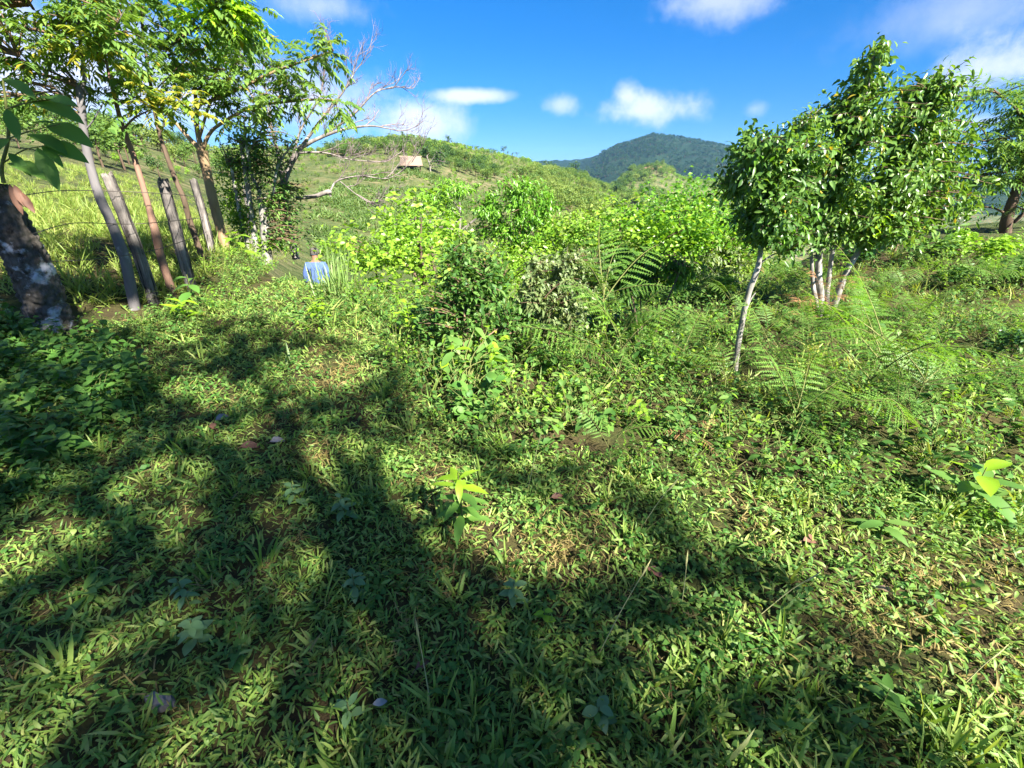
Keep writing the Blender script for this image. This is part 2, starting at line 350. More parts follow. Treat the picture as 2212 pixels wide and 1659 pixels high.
# ------------------------------------------------------------------ the land: one sheet cut into rings
def land():
    rs = np.concatenate([[.02, .12, .25], np.exp(np.linspace(math.log(.4), math.log(4500), 300))])
    az = np.concatenate([np.linspace(-66, 66, 561), np.linspace(66, 294, 92)[1:-1]])
    A = np.radians(az); n = len(A)
    X = rs[:, None] * np.sin(A); Y = rs[:, None] * np.cos(A); Z = H(X, Y)
    V = np.stack([X, Y, Z], -1)
    for name, a, b, mat, lab in (('ground', 0, 13.0, 'soil', None), ('hills', 13.0, 1000, 'hill', None), ('mountain', 1000, 9999, 'mount', None)):
        i0 = max(0, int(np.searchsorted(rs, a)) - (1 if a else 0)); i1 = min(len(rs) - 1, int(np.searchsorted(rs, b)) - 1 + (0 if b < 9000 else 1))
        if b < 9000: i1 = int(np.searchsorted(rs, b)) - 1
        v = V[i0:i1 + 1].reshape(-1, 3); k = i1 - i0
        q = np.arange(k)[:, None] * n; j = np.arange(n); j2 = (j + 1) % n
        F = np.stack([q + j, q + n + j, q + n + j2, q + j2], -1).reshape(-1, 4)[:, ::-1]
        props(mo(name, [(v, F)], M[mat], smooth=True), kind='structure')
land()
# ------------------------------------------------------------------ plant geometry
LOW = [(0, 0), (.45, 1), (1, 0)]
MID = [(0, 0), (.22, .75), (.55, 1), (1, 0)]
OVAL = [(0, 0), (.15, .55), (.38, .97), (.62, .95), (.85, .5), (1, 0)]
LANCE = [(0, 0), (.15, .6), (.4, 1), (.7, .7), (1, 0)]
BLADE = [(0, .55), (.35, 1), (.7, .75), (1, 0)]
HEART = [(0, 0), (.06, .7), (.25, 1), (.55, .8), (.82, .36), (1, 0)]
def leaves(P, D, N, L, Wd, prof=LOW, droop=.2, fold=.12, wave=0.0):
    P = np.atleast_2d(P); n = len(P); D = unit(D) * np.ones((n, 1)); N = np.asarray(N, float) * np.ones((n, 1))
    S = unit(np.cross(D, N)); N = np.cross(S, D); L = np.ones(n) * L; Wd = np.ones(n) * Wd
    dr = (np.ones(n) * droop)[:, None]; rows, vs, k = [], [], 0
    for t, w in prof:
        c = P + D * (L * t)[:, None] * (1 - .25 * np.abs(dr) * t) - (N * .5 + np.array([0, 0, .5])) * (dr * L[:, None] * t * t)
        if wave and 0 < t < 1: c = c + N * (wave * L * (R.random(n) - .5))[:, None]
        if w == 0: vs.append(c); rows.append([k]); k += 1
        else:
            h = (Wd * w / 2)[:, None]
            vs += [c - S * h + N * h * fold * 2, c, c + S * h + N * h * fold * 2]; rows.append([k, k + 1, k + 2]); k += 3
    V = np.stack(vs, 1).reshape(-1, 3); T = []
    for a, b in zip(rows[:-1], rows[1:]):
        if len(a) == 1: T += [(a[0], b[1], b[0]), (a[0], b[2], b[1])]
        elif len(b) == 1: T += [(a[0], a[1], b[0]), (a[1], a[2], b[0])]
        else: T += [(a[0], a[1], b[1]), (a[0], b[1], b[0]), (a[1], a[2], b[2]), (a[1], b[2], b[1])]
    F = (np.array(T)[None] + (np.arange(n) * k)[:, None, None]).reshape(-1, 3)
    return V, F
def tube(pts, rad, sides=6, rough=0.0):
    pts = np.asarray(pts, float); n = len(pts); rad = np.ones(n) * rad
    T = np.gradient(pts, axis=0) if n > 2 else np.tile(pts[1] - pts[0], (n, 1)); T = unit(T)
    ref = np.array([0, 0, 1.0]) if abs(T[0][2]) < .85 else np.array([0, 1.0, 0]); A = unit(np.cross(T, ref)); B = np.cross(T, A)
    th = np.linspace(0, 2 * PI, sides, endpoint=False)
    rr = rad[:, None] * (1 + rough * (R.random((n, sides)) - .5) * 2)
    V = pts[:, None] + rr[..., None] * (np.cos(th)[None, :, None] * A[:, None] + np.sin(th)[None, :, None] * B[:, None])
    V = V.reshape(-1, 3); j = np.arange(sides); j2 = (j + 1) % sides
    q = (np.arange(n - 1) * sides)[:, None]
    F = np.stack([q + j, q + j2, q + sides + j2, q + sides + j], -1).reshape(-1, 4)
    return V, F
def addtube(parts, pts, rad, sides=6, rough=0.0, mi=0):
    V, F = tube(pts, rad, sides, rough); parts.append((V, F, mi))
    ring = V[-sides:]; tip = ring.mean(0); j = np.arange(sides)
    parts.append((np.vstack([ring, tip]), np.stack([j, (j + 1) % sides, np.full(sides, sides)], -1), mi))
def curve(pts, n=8):
    """smooth polyline through pts"""
    pts = np.asarray(pts, float)
    if len(pts) < 3: return pts[0] + (pts[-1] - pts[0]) * np.linspace(0, 1, n)[:, None]
    P = np.vstack([2 * pts[0] - pts[1], pts, 2 * pts[-1] - pts[-2]]); out = []
    for i in range(1, len(P) - 2):
        t = np.linspace(0, 1, n, endpoint=False)[:, None]
        a, b, c, d = P[i - 1], P[i], P[i + 1], P[i + 2]
        out.append(.5 * ((2 * b) + (c - a) * t + (2 * a - 5 * b + 4 * c - d) * t * t + (-a + 3 * b - 3 * c + d) * t ** 3))
    out.append(pts[-1:]); return np.vstack(out)
def rdir(n, zlo=-1, zhi=1):
    z = R.uniform(zlo, zhi, n); a = R.uniform(0, 2 * PI, n); r = np.sqrt(1 - z * z); return np.stack([r * np.cos(a), r * np.sin(a), z], -1)

# -------- single low plants, used for the ground cover
def p_grass(n, L, Wd, spread=.03, lean=(.35, 1.25), mat='grass', prof=BLADE, droop=.35):
    a = R.uniform(0, 2 * PI, n); e = R.uniform(*lean, n)
    D = np.stack([np.cos(a) * np.sin(e), np.sin(a) * np.sin(e), np.cos(e)], -1)
    b = R.uniform(0, 2 * PI, n) if spread > .05 else a; q = np.sqrt(R.random(n)) * spread
    P = np.stack([np.cos(b) * q, np.sin(b) * q, np.zeros(n)], -1)
    N = np.array([0, 0, 1]) + .5 * rdir(n)
    return leaves(P, D, N, R.uniform(.6, 1.15, n) * L, R.uniform(.75, 1.25, n) * Wd, prof, R.uniform(.1, 1, n) * droop * 2, .15)
def p_herb(n, h, L, Wd, prof=MID, spread=.05, up=.5):
    """small leafy herb: leaves in pairs along a few leaning stems"""
    parts = []; P = []; D = []; st = []
    for s in range(max(1, n // 6)):
        a = R.uniform(0, 2 * PI); tip = np.array([math.cos(a) * spread * 1.5, math.sin(a) * spread * 1.5, h * R.uniform(.6, 1.1)])
        st.append(tip)
        for k in range(6):
            t = .3 + .7 * k / 5; b = a + (k % 2) * PI + R.uniform(-.7, .7); P.append(tip * t); D.append([math.cos(b), math.sin(b), up * R.uniform(-.2, 1)])
        addtube(parts, [np.zeros(3), tip * .6 + [0, 0, h * .1], tip], [.002, .0015, .001], 3, mi=1)
    n = len(P)
    V, F = leaves(np.array(P), np.array(D), np.array([0, 0, 1]) + .4 * rdir(n), R.uniform(.6, 1.2, n) * L, R.uniform(.8, 1.2, n) * Wd, prof, R.uniform(0, .7, n), .12)
    return [(V, F, 0)] + parts

# -------- scatter of one plant kind over the land, as one countless mass
def scatter_group(coll):
    g = bpy.data.node_groups.new('scatter', 'GeometryNodeTree')
    g.interface.new_socket('Geometry', in_out='INPUT', socket_type='NodeSocketGeometry'); g.interface.new_socket('Geometry', in_out='OUTPUT', socket_type='NodeSocketGeometry')
    N = g.nodes.new; L = g.links.new
    i, o = N('NodeGroupInput'), N('NodeGroupOutput'); ip = N('GeometryNodeInstanceOnPoints'); ci = N('GeometryNodeCollectionInfo')
    ci.inputs['Collection'].default_value = coll; ci.inputs['Separate Children'].default_value = True; ci.inputs['Reset Children'].default_value = True
    def attr(nm, t):
        a = N('GeometryNodeInputNamedAttribute'); a.data_type = t; a.inputs['Name'].default_value = nm; return a.outputs['Attribute']
    er = N('FunctionNodeEulerToRotation'); L(attr('rot', 'FLOAT_VECTOR'), er.inputs[0])
    L(i.outputs[0], ip.inputs['Points']); L(ci.outputs[0], ip.inputs['Instance']); ip.inputs['Pick Instance'].default_value = True
    L(attr('pid', 'INT'), ip.inputs['Instance Index']); L(er.outputs[0], ip.inputs['Rotation'])
    cx = N('ShaderNodeCombineXYZ'); s = attr('scl', 'FLOAT')
    for k in range(3): L(s, cx.inputs[k])
    L(cx.outputs[0], ip.inputs['Scale']); L(ip.outputs[0], o.inputs[0]); return g
def scatter(name, label, cat, P, scl, protos, tilt=.25, group=None, weights=None, rz=None):
    """protos: list of meshes"""
    P = np.asarray(P, float); n = len(P)
    if n == 0: return
    coll = bpy.data.collections.new(name + '_kinds')
    for k, me in enumerate(protos): coll.objects.link(bpy.data.objects.new('%s_kind_%03d' % (name, k), me))
    me = bpy.data.meshes.new(name); me.vertices.add(n); me.vertices.foreach_set('co', P.astype(np.float32).ravel())
    rot = np.stack([R.normal(0, tilt, n), R.normal(0, tilt, n), R.uniform(0, 2 * PI, n) if rz is None else rz], -1)
    me.attributes.new('rot', 'FLOAT_VECTOR', 'POINT').data.foreach_set('vector', rot.astype(np.float32).ravel())
    me.attributes.new('scl', 'FLOAT', 'POINT').data.foreach_set('value', (np.ones(n) * scl).astype(np.float32))
    pid = R.choice(len(protos), n, p=None if weights is None else np.array(weights) / np.sum(weights))
    me.attributes.new('pid', 'INT', 'POINT').data.foreach_set('value', pid.astype(np.int32))
    o = ob(name, me, kind='stuff'); props(o, label, cat, group)
    md = o.modifiers.new('scatter', 'NODES'); md.node_group = scatter_group(coll); return o

# -------- crowns and trees
def crown_points(blobs, n):
    """blobs: (centre, (rx, ry, rz), weight)"""
    w = np.array([b[2] for b in blobs], float); k = R.choice(len(blobs), n, p=w / w.sum())
    C = np.array([b[0] for b in blobs])[k]; S = np.array([b[1] for b in blobs])[k]
    d = rdir(n); r = R.uniform(.18, 1, n) ** .5
    return C + d * S * r[:, None] * R.uniform(.88, 1.1, n)[:, None]
def px_blob(px, py, d, rx, ry, rz, w=None):
    """a blob of foliage at forward distance d, rx x ry picture units across, rz metres deep"""
    c = W(px, py, d); k = axial(c) / FPX
    return (c, (rx * k, rz, ry * k), w if w else rx * ry)
def twigs(parts, tips, lims, r0=.012, sides=4, sag=.08, mi=0, frac=1.0):
    """thin branches from the nearest limb point to each tip"""
    pts = np.vstack(lims); ends = []
    for c in tips:
        d = np.linalg.norm(pts - c, axis=1) + np.maximum(0, pts[:, 2] - c[2]) * .8; b = pts[np.argmin(d)]; l = np.linalg.norm(c - b)
        ends.append(b)
        if R.random() > frac or l < .03: continue
        m = (b + c) / 2 + np.array([R.normal(0, .05) * l, R.normal(0, .05) * l, sag * l])
        addtube(parts, curve([b, m, c], 3), np.linspace(r0 * min(1.6, .5 + l), r0 * .3, 7), sides, mi=mi)
    return np.array(ends)
def crown_leaves(tips, ends, kind, per, L, Wd, spread=.25):
    """simple leaves set round the outer part of each twig"""
    n = len(tips); A = np.repeat(tips, per, 0); B = np.repeat(ends, per, 0); m = len(A)
    dirs = unit(A - B); back = np.minimum(np.linalg.norm(A - B, axis=1), spread * 1.5) * R.random(m)
    P = A - dirs * back[:, None] + rdir(m) * (spread * .42 * R.random(m))[:, None]
    if kind == 'mix':
        D = dirs * .5 + rdir(m) * .75 + np.array([0, 0, -.35]); N = unit(rdir(m) * .7 + dirs * .4 + np.array([0, 0, .7]))
        return leaves(P, D, N, R.uniform(.6, 1.25, m) * L, R.uniform(.75, 1.2, m) * Wd, MID, R.uniform(0, .6, m), .2)
    if kind == 'droop':
        D = dirs * .35 + rdir(m) * .55 + np.array([0, 0, -.85]); N = unit(rdir(m) * .5 + dirs * .6 + np.array([0, 0, .55]))
        return leaves(P, D, N, R.uniform(.65, 1.2, m) * L, R.uniform(.8, 1.2, m) * Wd, MID, R.uniform(0, .35, m), .25)
    if kind == 'up':
        D = dirs * .6 + rdir(m) * .8 + np.array([0, 0, .25]); N = np.array([0, 0, 1]) + rdir(m) * .55
        return leaves(P, D, N, R.uniform(.6, 1.2, m) * L, R.uniform(.8, 1.2, m) * Wd, MID, R.uniform(0, .5, m), .15)
    if kind == 'low':
        D = dirs * .5 + rdir(m) * .9; N = np.array([0, 0, .8]) + rdir(m) * .8
        return leaves(P, D, N, R.uniform(.6, 1.2, m) * L, R.uniform(.8, 1.2, m) * Wd, LOW, R.uniform(0, .5, m), .12)
    if kind == 'pinnate':                        # a leaf of paired leaflets on a drooping stalk
        nl = 6; D = unit(dirs * .7 + rdir(m) * .7 + np.array([0, 0, .1])); D[:, 2] = np.clip(D[:, 2], -.5, .45); D = unit(D)
        S = unit(np.cross(D, [0, 0, 1.0])); Ln = R.uniform(.7, 1.25, m) * L
        Ps, Ds, Ns, Ls = [], [], [], []
        for k in range(nl):
            t = .25 + .75 * k / (nl - 1); c = P + D * (Ln * t)[:, None] - np.array([0, 0, .32]) * (Ln * t * t)[:, None]
            for sgn in (-1, 1):
                Ps.append(c); dd = S * sgn * .8 + D * .45 + np.array([0, 0, -.35]) + rdir(m) * .18; Ds.append(dd); Ns.append(np.array([0, 0, 1]) + rdir(m) * .3); Ls.append(Ln * .42 * R.uniform(.8, 1.15, m))
        Ps, Ds, Ns, Ls = map(np.concatenate, (Ps, Ds, Ns, Ls))
        return leaves(Ps, Ds, Ns, Ls, Ls * (Wd / L / .42), LOW, .25, .12)
def limb(o_parts, pxs, d, widths, sides=8, rough=.04, mi=0, dd=None):
    """a limb drawn through measured directions pxs at forward distance d (dd: extra distance along it); widths as measured"""
    k = len(pxs); dd = np.zeros(k) if dd is None else dd
    raw = [W(x, y, d + dd[i]) for i, (x, y) in enumerate(pxs)]
    rad = [w / 2 * axial(p) / FPX / math.hypot(1, (x - IW / 2) / FPX) for w, p, (x, y) in zip(widths, raw, pxs)]
    pts = curve(raw, 5)
    rr = np.interp(np.linspace(0, k - 1, len(pts)), np.arange(k), rad)
    addtube(o_parts, pts, rr, sides, rough, mi); return pts
def rel(parts, base):
    return [(p[0] - base,) + tuple(p[1:]) for p in parts]

# -------- ferns
def frond(L=.6, npin=15, wid=.20, arch=.55):
    """one bracken frond growing along +X and arching down; pinnae cut into leaflets"""
    t = np.linspace(0, 1, npin + 6)
    def spine(t): return np.stack([L * t * (1 - .12 * t), np.zeros_like(t), L * (.75 * t - arch * 1.15 * t * t)], -1)
    parts = []; addtube(parts, spine(np.linspace(0, 1, 9)), np.linspace(.004, .0012, 9) * L / .6, 3, mi=1)
    P, D, N, Ls = [], [], [], []; Pp, Dp, Np, Lp = [], [], [], []
    tt = np.linspace(.22, .985, npin); c = spine(tt); dt = unit(spine(tt + .01) - spine(tt - .01))
    nrm = unit(np.cross(dt, [0, 1, 0])) * -1; nrm = np.where(nrm[:, 2:3] < 0, -nrm, nrm)
    for i in range(npin):
        pl = wid * L / .6 * (1 - abs((tt[i] - .3) / .78) ** 1.5 * .96) * (1.0 if tt[i] > .3 else .9)
        for sg in (-1, 1):
            pd = unit(np.array([0, sg, 0]) * .9 + dt[i] * R.uniform(.25, .6) - np.array([0, 0, R.uniform(.02, .35)]))
            if R.random() < .08: continue
            pl *= R.uniform(.82, 1.1)
            nk = 9 if pl > .07 else 4
            for k in range(nk):
                s = .12 + .88 * k / nk; q = c[i] + pd * pl * s - np.array([0, 0, .25]) * pl * s * s
                ll = pl * .085 * (1 - .6 * s) + .0035
                for s2 in (-1, 1):
                    P.append(q); ax = unit(np.cross(nrm[i], pd)); D.append(ax * s2 + pd * .55); N.append(nrm[i]); Ls.append(ll)
            Pp.append(c[i]); Dp.append(pd - np.array([0, 0, .08])); Np.append(nrm[i]); Lp.append(pl)
    P, D, N, Ls = map(np.array, (P, D, N, Ls)); m = len(P)
    parts.append((*diamond(P, D, N + rdir(m) * .15, Ls, Ls * .75), 0))
    Lp = np.array(Lp); parts.append((*leaves(np.array(Pp), np.array(Dp), np.array(Np), Lp, Lp * .05, LOW, .1, .0), 0))
    return parts
def diamond(P, D, N, L, Wd):
    D = unit(D); S = unit(np.cross(D, N)); n = len(P)
    V = np.stack([P, P + D * (L * .4)[:, None] + S * (Wd / 2)[:, None], P + D * L[:, None], P + D * (L * .4)[:, None] - S * (Wd / 2)[:, None]], 1).reshape(-1, 3)
    return V, (np.arange(n) * 4)[:, None] + np.array([0, 1, 2, 3])

def inpoly(x, y, poly):
    p = np.asarray(poly, float); c = np.zeros(len(x), bool); j = len(p) - 1
    for i in range(len(p)):
        a, b = p[i], p[j]
        k = ((a[1] > y) != (b[1] > y)) & (x < (b[0] - a[0]) * (y - a[1]) / (b[1] - a[1] + 1e-12) + a[0]); c ^= k; j = i
    return c
def region(poly, dens, far=12.0, near=.25, fade=None):
    """points on the land inside a measured outline; dens per square metre (fade: distance at which it has halved)"""
    xm = far * 1.25; n = int(dens * 2 * xm * far); x = R.uniform(-xm, xm, n); y = R.uniform(near, far, n)
    r = np.hypot(x, y)
    if fade: k = R.random(n) < 1 / (1 + (r / fade) ** 1.5); x, y = x[k], y[k]
    z = H(x, y); P = np.stack([x, y, z], -1); u, v, za = project(P)
    k = inpoly(u, v, poly) & (za > .1); return P[k]
for nm, c in (('leaf_grey', (.26, .24, .23)), ('leaf_red', (.22, .09, .065)), ('leaf_tan', (.36, .26, .16)), ('leaf_pale', (.36, .37, .37)), ('leaf_brown', (.13, .06, .035))):
    m, nt, bs = newmat(nm); nt.links.new(ramp(nt, noise(nt, 30, 4), [(.3, tuple(v * .7 for v in c)), (.7, c)]), bs.inputs['Base Color']); bs.inputs['Roughness'].default_value = .7; M[nm] = m
# ------------------------------------------------------------------ fence line on the left: stump, posts, poles, wire
def big_stump():
    b = ground(105, 715); d = b[1]
    t = thing('old_tree_trunk', 'thick leaning old trunk with dark rough bark and white lichen, sprouting at its top', 'tree', b)
    pr = []
    pts = curve([W(130, 745, d), W(108, 690, d), W(92, 640, d), W(58, 560, d), W(16, 480, d), W(-28, 402, d)], 9)
    n = len(pts); s = np.linspace(0, 1, n); rad = np.interp(s, [0, .15, .3, .5, .8, 1], [.205, .185, .178, .172, .158, .14])
    V, F = tube(pts, rad, 30, .05)
    # the notch where an old wire has grown into the bark
    a = (W(84, 652, d)); k = np.exp(-(((V - a) @ unit(pts[20] - pts[10])) / .016) ** 2)
    cen = pts[np.argmin(np.linalg.norm(V[:, None] - pts[None], axis=2), axis=1)]
    V = V + (cen - V) * (k * .16)[:, None]
    ring = V[-30:]; j = np.arange(30); top = ring.mean(0) + [0, 0, .03]
    parts = [(V, F, 0), (np.vstack([ring, top]), np.stack([j, (j + 1) % 30, np.full(30, 30)], -1), 0)]
    tr = mo('trunk', rel(parts, b), M['bark_dark'], t, True)
    dm = tr.modifiers.new('bark', 'SUBSURF'); dm.levels = 2; dm.render_levels = 2
    tx = bpy.data.textures.new('bark_relief', 'VORONOI'); tx.noise_scale = .05
    ds = tr.modifiers.new('relief', 'DISPLACE'); ds.texture = tx; ds.strength = -.035; ds.mid_level = .3
    for x0, y0, x1, y1 in ((30, 398, 52, 440), (44, 414, 70, 452), (20, 396, 44, 452)):
        p = W(x0, y0, d - .14); q = W(x1, y1, d - .16); V, F = leaves(p[None] - b, (q - p)[None], np.array([[.5, -.8, .3]]), np.linalg.norm(q - p) * 1.2, .06, OVAL, .1, .3); mo('bark_flake', [(V, F)], M['leaf_brown'], t, True)
    sp = []; l1 = limb(sp, [(8, 395), (4, 360), (18, 300), (14, 235), (6, 170)], d, [12, 10, 9, 8, 5], 7)
    l2 = limb(sp, [(10, 350), (50, 325), (95, 315)], d, [5, 4, 3], 5, dd=[0, -.1, -.2]); l3 = limb(sp, [(18, 300), (60, 285), (130, 268)], d, [5, 4, 3], 5, dd=[0, -.1, -.2])
    l4 = limb(sp, [(14, 235), (60, 222), (110, 215)], d, [5, 4, 3], 5, dd=[0, -.1, -.15])
    mo('sprout_stem', rel(sp, b), M['stem'], t, True)
    big = [(20, 352, 95, 350, .34), (80, 318, 128, 412, .40), (95, 312, 190, 318, .36), (60, 290, 150, 300, .36), (100, 270, 205, 285, .40), (120, 268, 60, 250, .36), (70, 222, 190, 232, .42), (60, 222, 120, 180, .36),
           (14, 235, 40, 300, .40), (6, 170, 80, 190, .36), (6, 170, -30, 150, .36), (20, 300, -30, 320, .4), (18, 330, 70, 372, .34), (100, 214, 165, 200, .3), (12, 260, -40, 240, .34), (90, 315, 140, 350, .3)]
    for i, (x0, y0, x1, y1, wd) in enumerate(big):
        p = W(x0, y0, d - .1 - .1 * R.random()); q = W(x1, y1, d - .15 - .2 * R.random()); D = q - p; Ln = np.linalg.norm(D)
        V, F = leaves(p[None] - b, D[None], np.array([[.2, -.5, .9]]) + .3 * rdir(1), Ln * .86, Ln * wd * .8, OVAL, .3, .12)
        mo('leaf', [(V, F)], M['weed'], t, True)
big_stump()

def post(label, pxs, w, mat='bark_dead', group='old fence posts'):
    b = ground(*pxs[0]); d = b[1]
    t = thing('fence_post', label, 'fence post', b, group)
    pts = [W(x, y, d) for x, y in pxs]; pts[0] = b - (pts[-1] - b) * .1
    pts = curve(pts, 6); k = axial(b) / FPX / math.hypot(1, (pxs[0][0] - IW / 2) / FPX)
    n = len(pts); rad = np.interp(np.linspace(0, 1, n), [0, .5, 1], [w * .54, w * .5, w * .46]) * k
    sides = 14; prof = R.uniform(.66, 1.14, sides); prof[R.integers(0, sides, 4)] *= .6
    V, F = tube(pts, rad, sides); cen = np.repeat(pts, sides, 0)
    V = cen + (V - cen) * (np.tile(prof, n) * R.uniform(.95, 1.05, n * sides))[:, None]
    ring = V[-sides:].copy(); ring[:, 2] += R.uniform(-.055, .03, sides); V[-sides:] = ring; j = np.arange(sides)
    cap = np.vstack([ring, ring.mean(0) - [0, 0, .01]])
    mo('shaft', rel([(V, F), (cap, np.stack([j, (j + 1) % sides, np.full(sides, sides)], -1))], b), M['post'], t)
    return t
def post_mat():
    m, nt, bs = newmat('weathered_split_wood')
    a = noise(nt, 7, 6, .7, stretch=(1.6, 1.6, .22), dist=.6)
    c = ramp(nt, a, [(.40, (.025, .022, .02)), (.47, (.14, .125, .115)), (.62, (.30, .275, .25)), (.78, (.44, .41, .38))])
    k = ramp(nt, noise(nt, 3.2, 3), [(.45, (0, 0, 0)), (.6, (.75,) * 3)]); c = mixc(nt, k, c, (.07, .065, .062))
    nt.links.new(c, bs.inputs['Base Color']); bs.inputs['Roughness'].default_value = .9; bs.inputs['Specular IOR Level'].default_value = .15
    bump(nt, bs, a, 1.0, .03); return m
M['post'] = post_mat()
P1 = [(330, 655), (300, 560), (262, 460), (228, 374)]; P2 = [(414, 626), (392, 540), (368, 450), (350, 384)]; P3 = [(458, 548), (440, 470), (416, 388)]
post('cracked dark fence post leaning against the smooth grey trunk', P1, 32)
post('pale cracked fence post with a bare flat top, standing alone', P2, 30)
post('short lichen-spotted fence post in front of the tan forked tree', P3, 20)
post('thin weathered fence post half hidden by leaves before the dead trunks', [(528, 545), (520, 480), (512, 420)], 13)
post('dark leaning fence post among the bush stems', [(548, 545), (538, 470), (528, 400)], 12)

def wire(pts3, label):
    pts = curve(pts3, 10); n = len(pts)
    pr = []; addtube(pr, pts, .0038, 4)
    c = np.linspace(0, 1, n)
    # barbs every 12 cm
    seg = np.cumsum(np.r_[0, np.linalg.norm(np.diff(pts, axis=0), axis=1)]); P = []
    for s in np.arange(.06, seg[-1], .12): P.append([np.interp(s, seg, pts[:, k]) for k in range(3)])
    P = np.array(P); V, F = diamond(P - [0, 0, .012], np.array([[.3, .3, 1.]] * len(P)), rdir(len(P)), np.full(len(P), .026), np.full(len(P), .004)); pr.append((V, F, 0))
    o = mo('barbed_wire', pr, M['wire']); props(o, label, 'barbed wire', 'strands of the barbed wire fence')
m, nt, bs = newmat('rusty_wire'); bs.inputs['Base Color'].default_value = (.10, .085, .075, 1); bs.inputs['Metallic'].default_value = .5; bs.inputs['Roughness'].default_value = .6; M['wire'] = m
dS, dA, dB, dC = ground(105, 715)[1], ground(*P1[0])[1] - .1, ground(*P2[0])[1] - .1, ground(*P3[0])[1] - .1
wire([W(30, 425, dS - .15), W(130, 412, (dS + dA) / 2), W(243, 413, dA), W(366, 419, dB), W(424, 425, dC)], 'top strand of rusty barbed wire between the leaning fence posts')
wire([W(70, 505, dS - .17), W(160, 482, (dS + dA) / 2), W(285, 484, dA), W(386, 476, dB), W(437, 470, dC)], 'middle strand of rusty barbed wire between the leaning fence posts')
wire([W(105, 565, dS - .18), W(200, 560, (dS + dA) / 2), W(312, 545, dA), W(398, 520, dB), W(448, 500, dC)], 'lowest strand of rusty barbed wire between the leaning fence posts')

def tree(name, label, base, d, trunk, tw, limbs, blobs, ntips, per, kind, L, Wd, bark, leaf, group=None, leafkind2=None, spread=.3, tw_r=.012, trunks=None, frac=.7, cat='tree'):
    """trunk and limbs as measured outlines at forward distance d; blobs: (px, py, rx, ry, depth metres, distance offset[, weight])"""
    t = thing(name, label, cat, base, group)
    tp = []; L0 = limb(tp, trunk, d, tw, 12, .05); lims = [L0[len(L0) // 3:]]
    mo('trunk', rel(tp, base), M[bark], t, True)
    for (tr, w) in (trunks or []):
        q = []; l = limb(q, tr, d, w, 10, .05); lims.append(l[len(l) // 3:]); mo('trunk', rel(q, base), M[bark], t, True)
    for it in limbs:
        q = []; l = limb(q, it[0], d, it[1], 8, .05, dd=it[2] if len(it) > 2 else None); lims.append(l); mo('limb', rel(q, base), M[bark], t, True)
    if ntips:
        bl = [px_blob(x, y, d + o[1], rx, ry, o[0], (o[2] if len(o) > 2 else None)) for x, y, rx, ry, *o in blobs]
        tips = crown_points(bl, ntips); q = []; ends = twigs(q, tips, lims, tw_r, 4, frac=frac)
        if q: mo('twigs', rel(q, base), M['twig' if bark != 'bark_dead' else 'twigdead'], t, True, kind='stuff')
        V, F = crown_leaves(tips, ends, kind, per, L, Wd, spread)
        mo('crown', rel([(V, F)], base), M[leaf], t, kind='stuff')
        if leafkind2:
            tips2 = crown_points([px_blob(x, y, d + o[1], rx, ry, o[0]) for x, y, rx, ry, *o in leafkind2[0]], leafkind2[1]); q = []; e2 = twigs(q, tips2, lims, tw_r, 4, frac=.5)
            V, F = crown_leaves(tips2, e2, kind, per, L, Wd, spread); c2 = mo('crown', rel([(V, F)], base), M[leafkind2[2]], t, kind='stuff'); c2['label'] = leafkind2[3]
    return t
b = ground(290, 668); d = b[1]
tree('young_tree', 'smooth grey living trunk with a knot and a crook, tied to the cracked post', b, d, [(296, 690), (286, 640), (270, 560), (240, 480), (213, 420), (193, 350), (182, 290), (176, 230), (172, 190)], [27, 26, 27, 25, 24, 22, 21, 20, 20],
     [([(172, 192), (183, 170), (176, 110), (168, 40), (165, -40)], [14, 11, 10, 9, 6]), ([(190, 205), (178, 188), (168, 186)], [8, 9, 12]), ([(180, 285), (200, 262), (222, 225)], [5, 4, 2]), ([(168, 120), (120, 60), (60, 10)], [5, 4, 2]), ([(174, 150), (230, 90), (270, 20)], [4, 3, 2]), ([(180, 250), (120, 190), (40, 120)], [5, 4, 2], [0, -.2, -.4])],
     [(60, 40, 120, 70, .9, -.2), (150, 20, 110, 60, .9, 0), (40, 130, 90, 60, .8, -.2), (110, 170, 80, 45, .7, -.1), (230, 60, 60, 60, .6, .1), (30, 210, 70, 40, .6, -.3), (130, 100, 70, 45, .7, 0), (-80, 100, 120, 120, .8, 0), (100, -80, 200, 80, .8, 0)],
     150, 3, 'pinnate', .22, .03, 'bark_grey', 'pinnate', leafkind2=([(140, 80, 70, 40, .4, -.2), (80, 90, 40, 30, .4, -.2), (200, 85, 50, 30, .4, 0)], 16, 'pinyel', 'yellow green leaf sprays near the crook'))
b = ground(377, 642); d = b[1]
tree('young_tree', 'slender reddish brown trunk between the grey trunk and the pale post', b, d, [(380, 655), (362, 600), (345, 545), (338, 510), (322, 450), (305, 390), (286, 330), (262, 265), (248, 210), (236, 165)], [19, 19, 20, 22, 15, 15, 14, 12, 10, 9],
     [([(268, 278), (290, 255), (330, 235)], [6, 5, 3]), ([(254, 228), (280, 215), (304, 207)], [5, 4, 3]), ([(236, 165), (225, 110), (210, 50), (205, -20)], [8, 6, 5, 4]), ([(230, 140), (200, 100)], [4, 2])],
     [(330, 215, 60, 30, .5, -.1), (270, 190, 40, 40, .5, 0), (230, 90, 60, 50, .6, .1), (300, 250, 40, 25, .4, -.1), (215, -20, 80, 60, .6, 0)], 46, 2, 'pinnate', .25, .042, 'bark_red', 'pinnate',
     leafkind2=([(345, 205, 55, 26, .4, -.15), (400, 200, 60, 28, .4, 0), (310, 235, 40, 25, .4, -.1), (265, 170, 28, 30, .3, 0)], 22, 'pinyel', 'orange and yellow turning leaves at the side shoots'))
b = ground(441, 570); d = b[1]
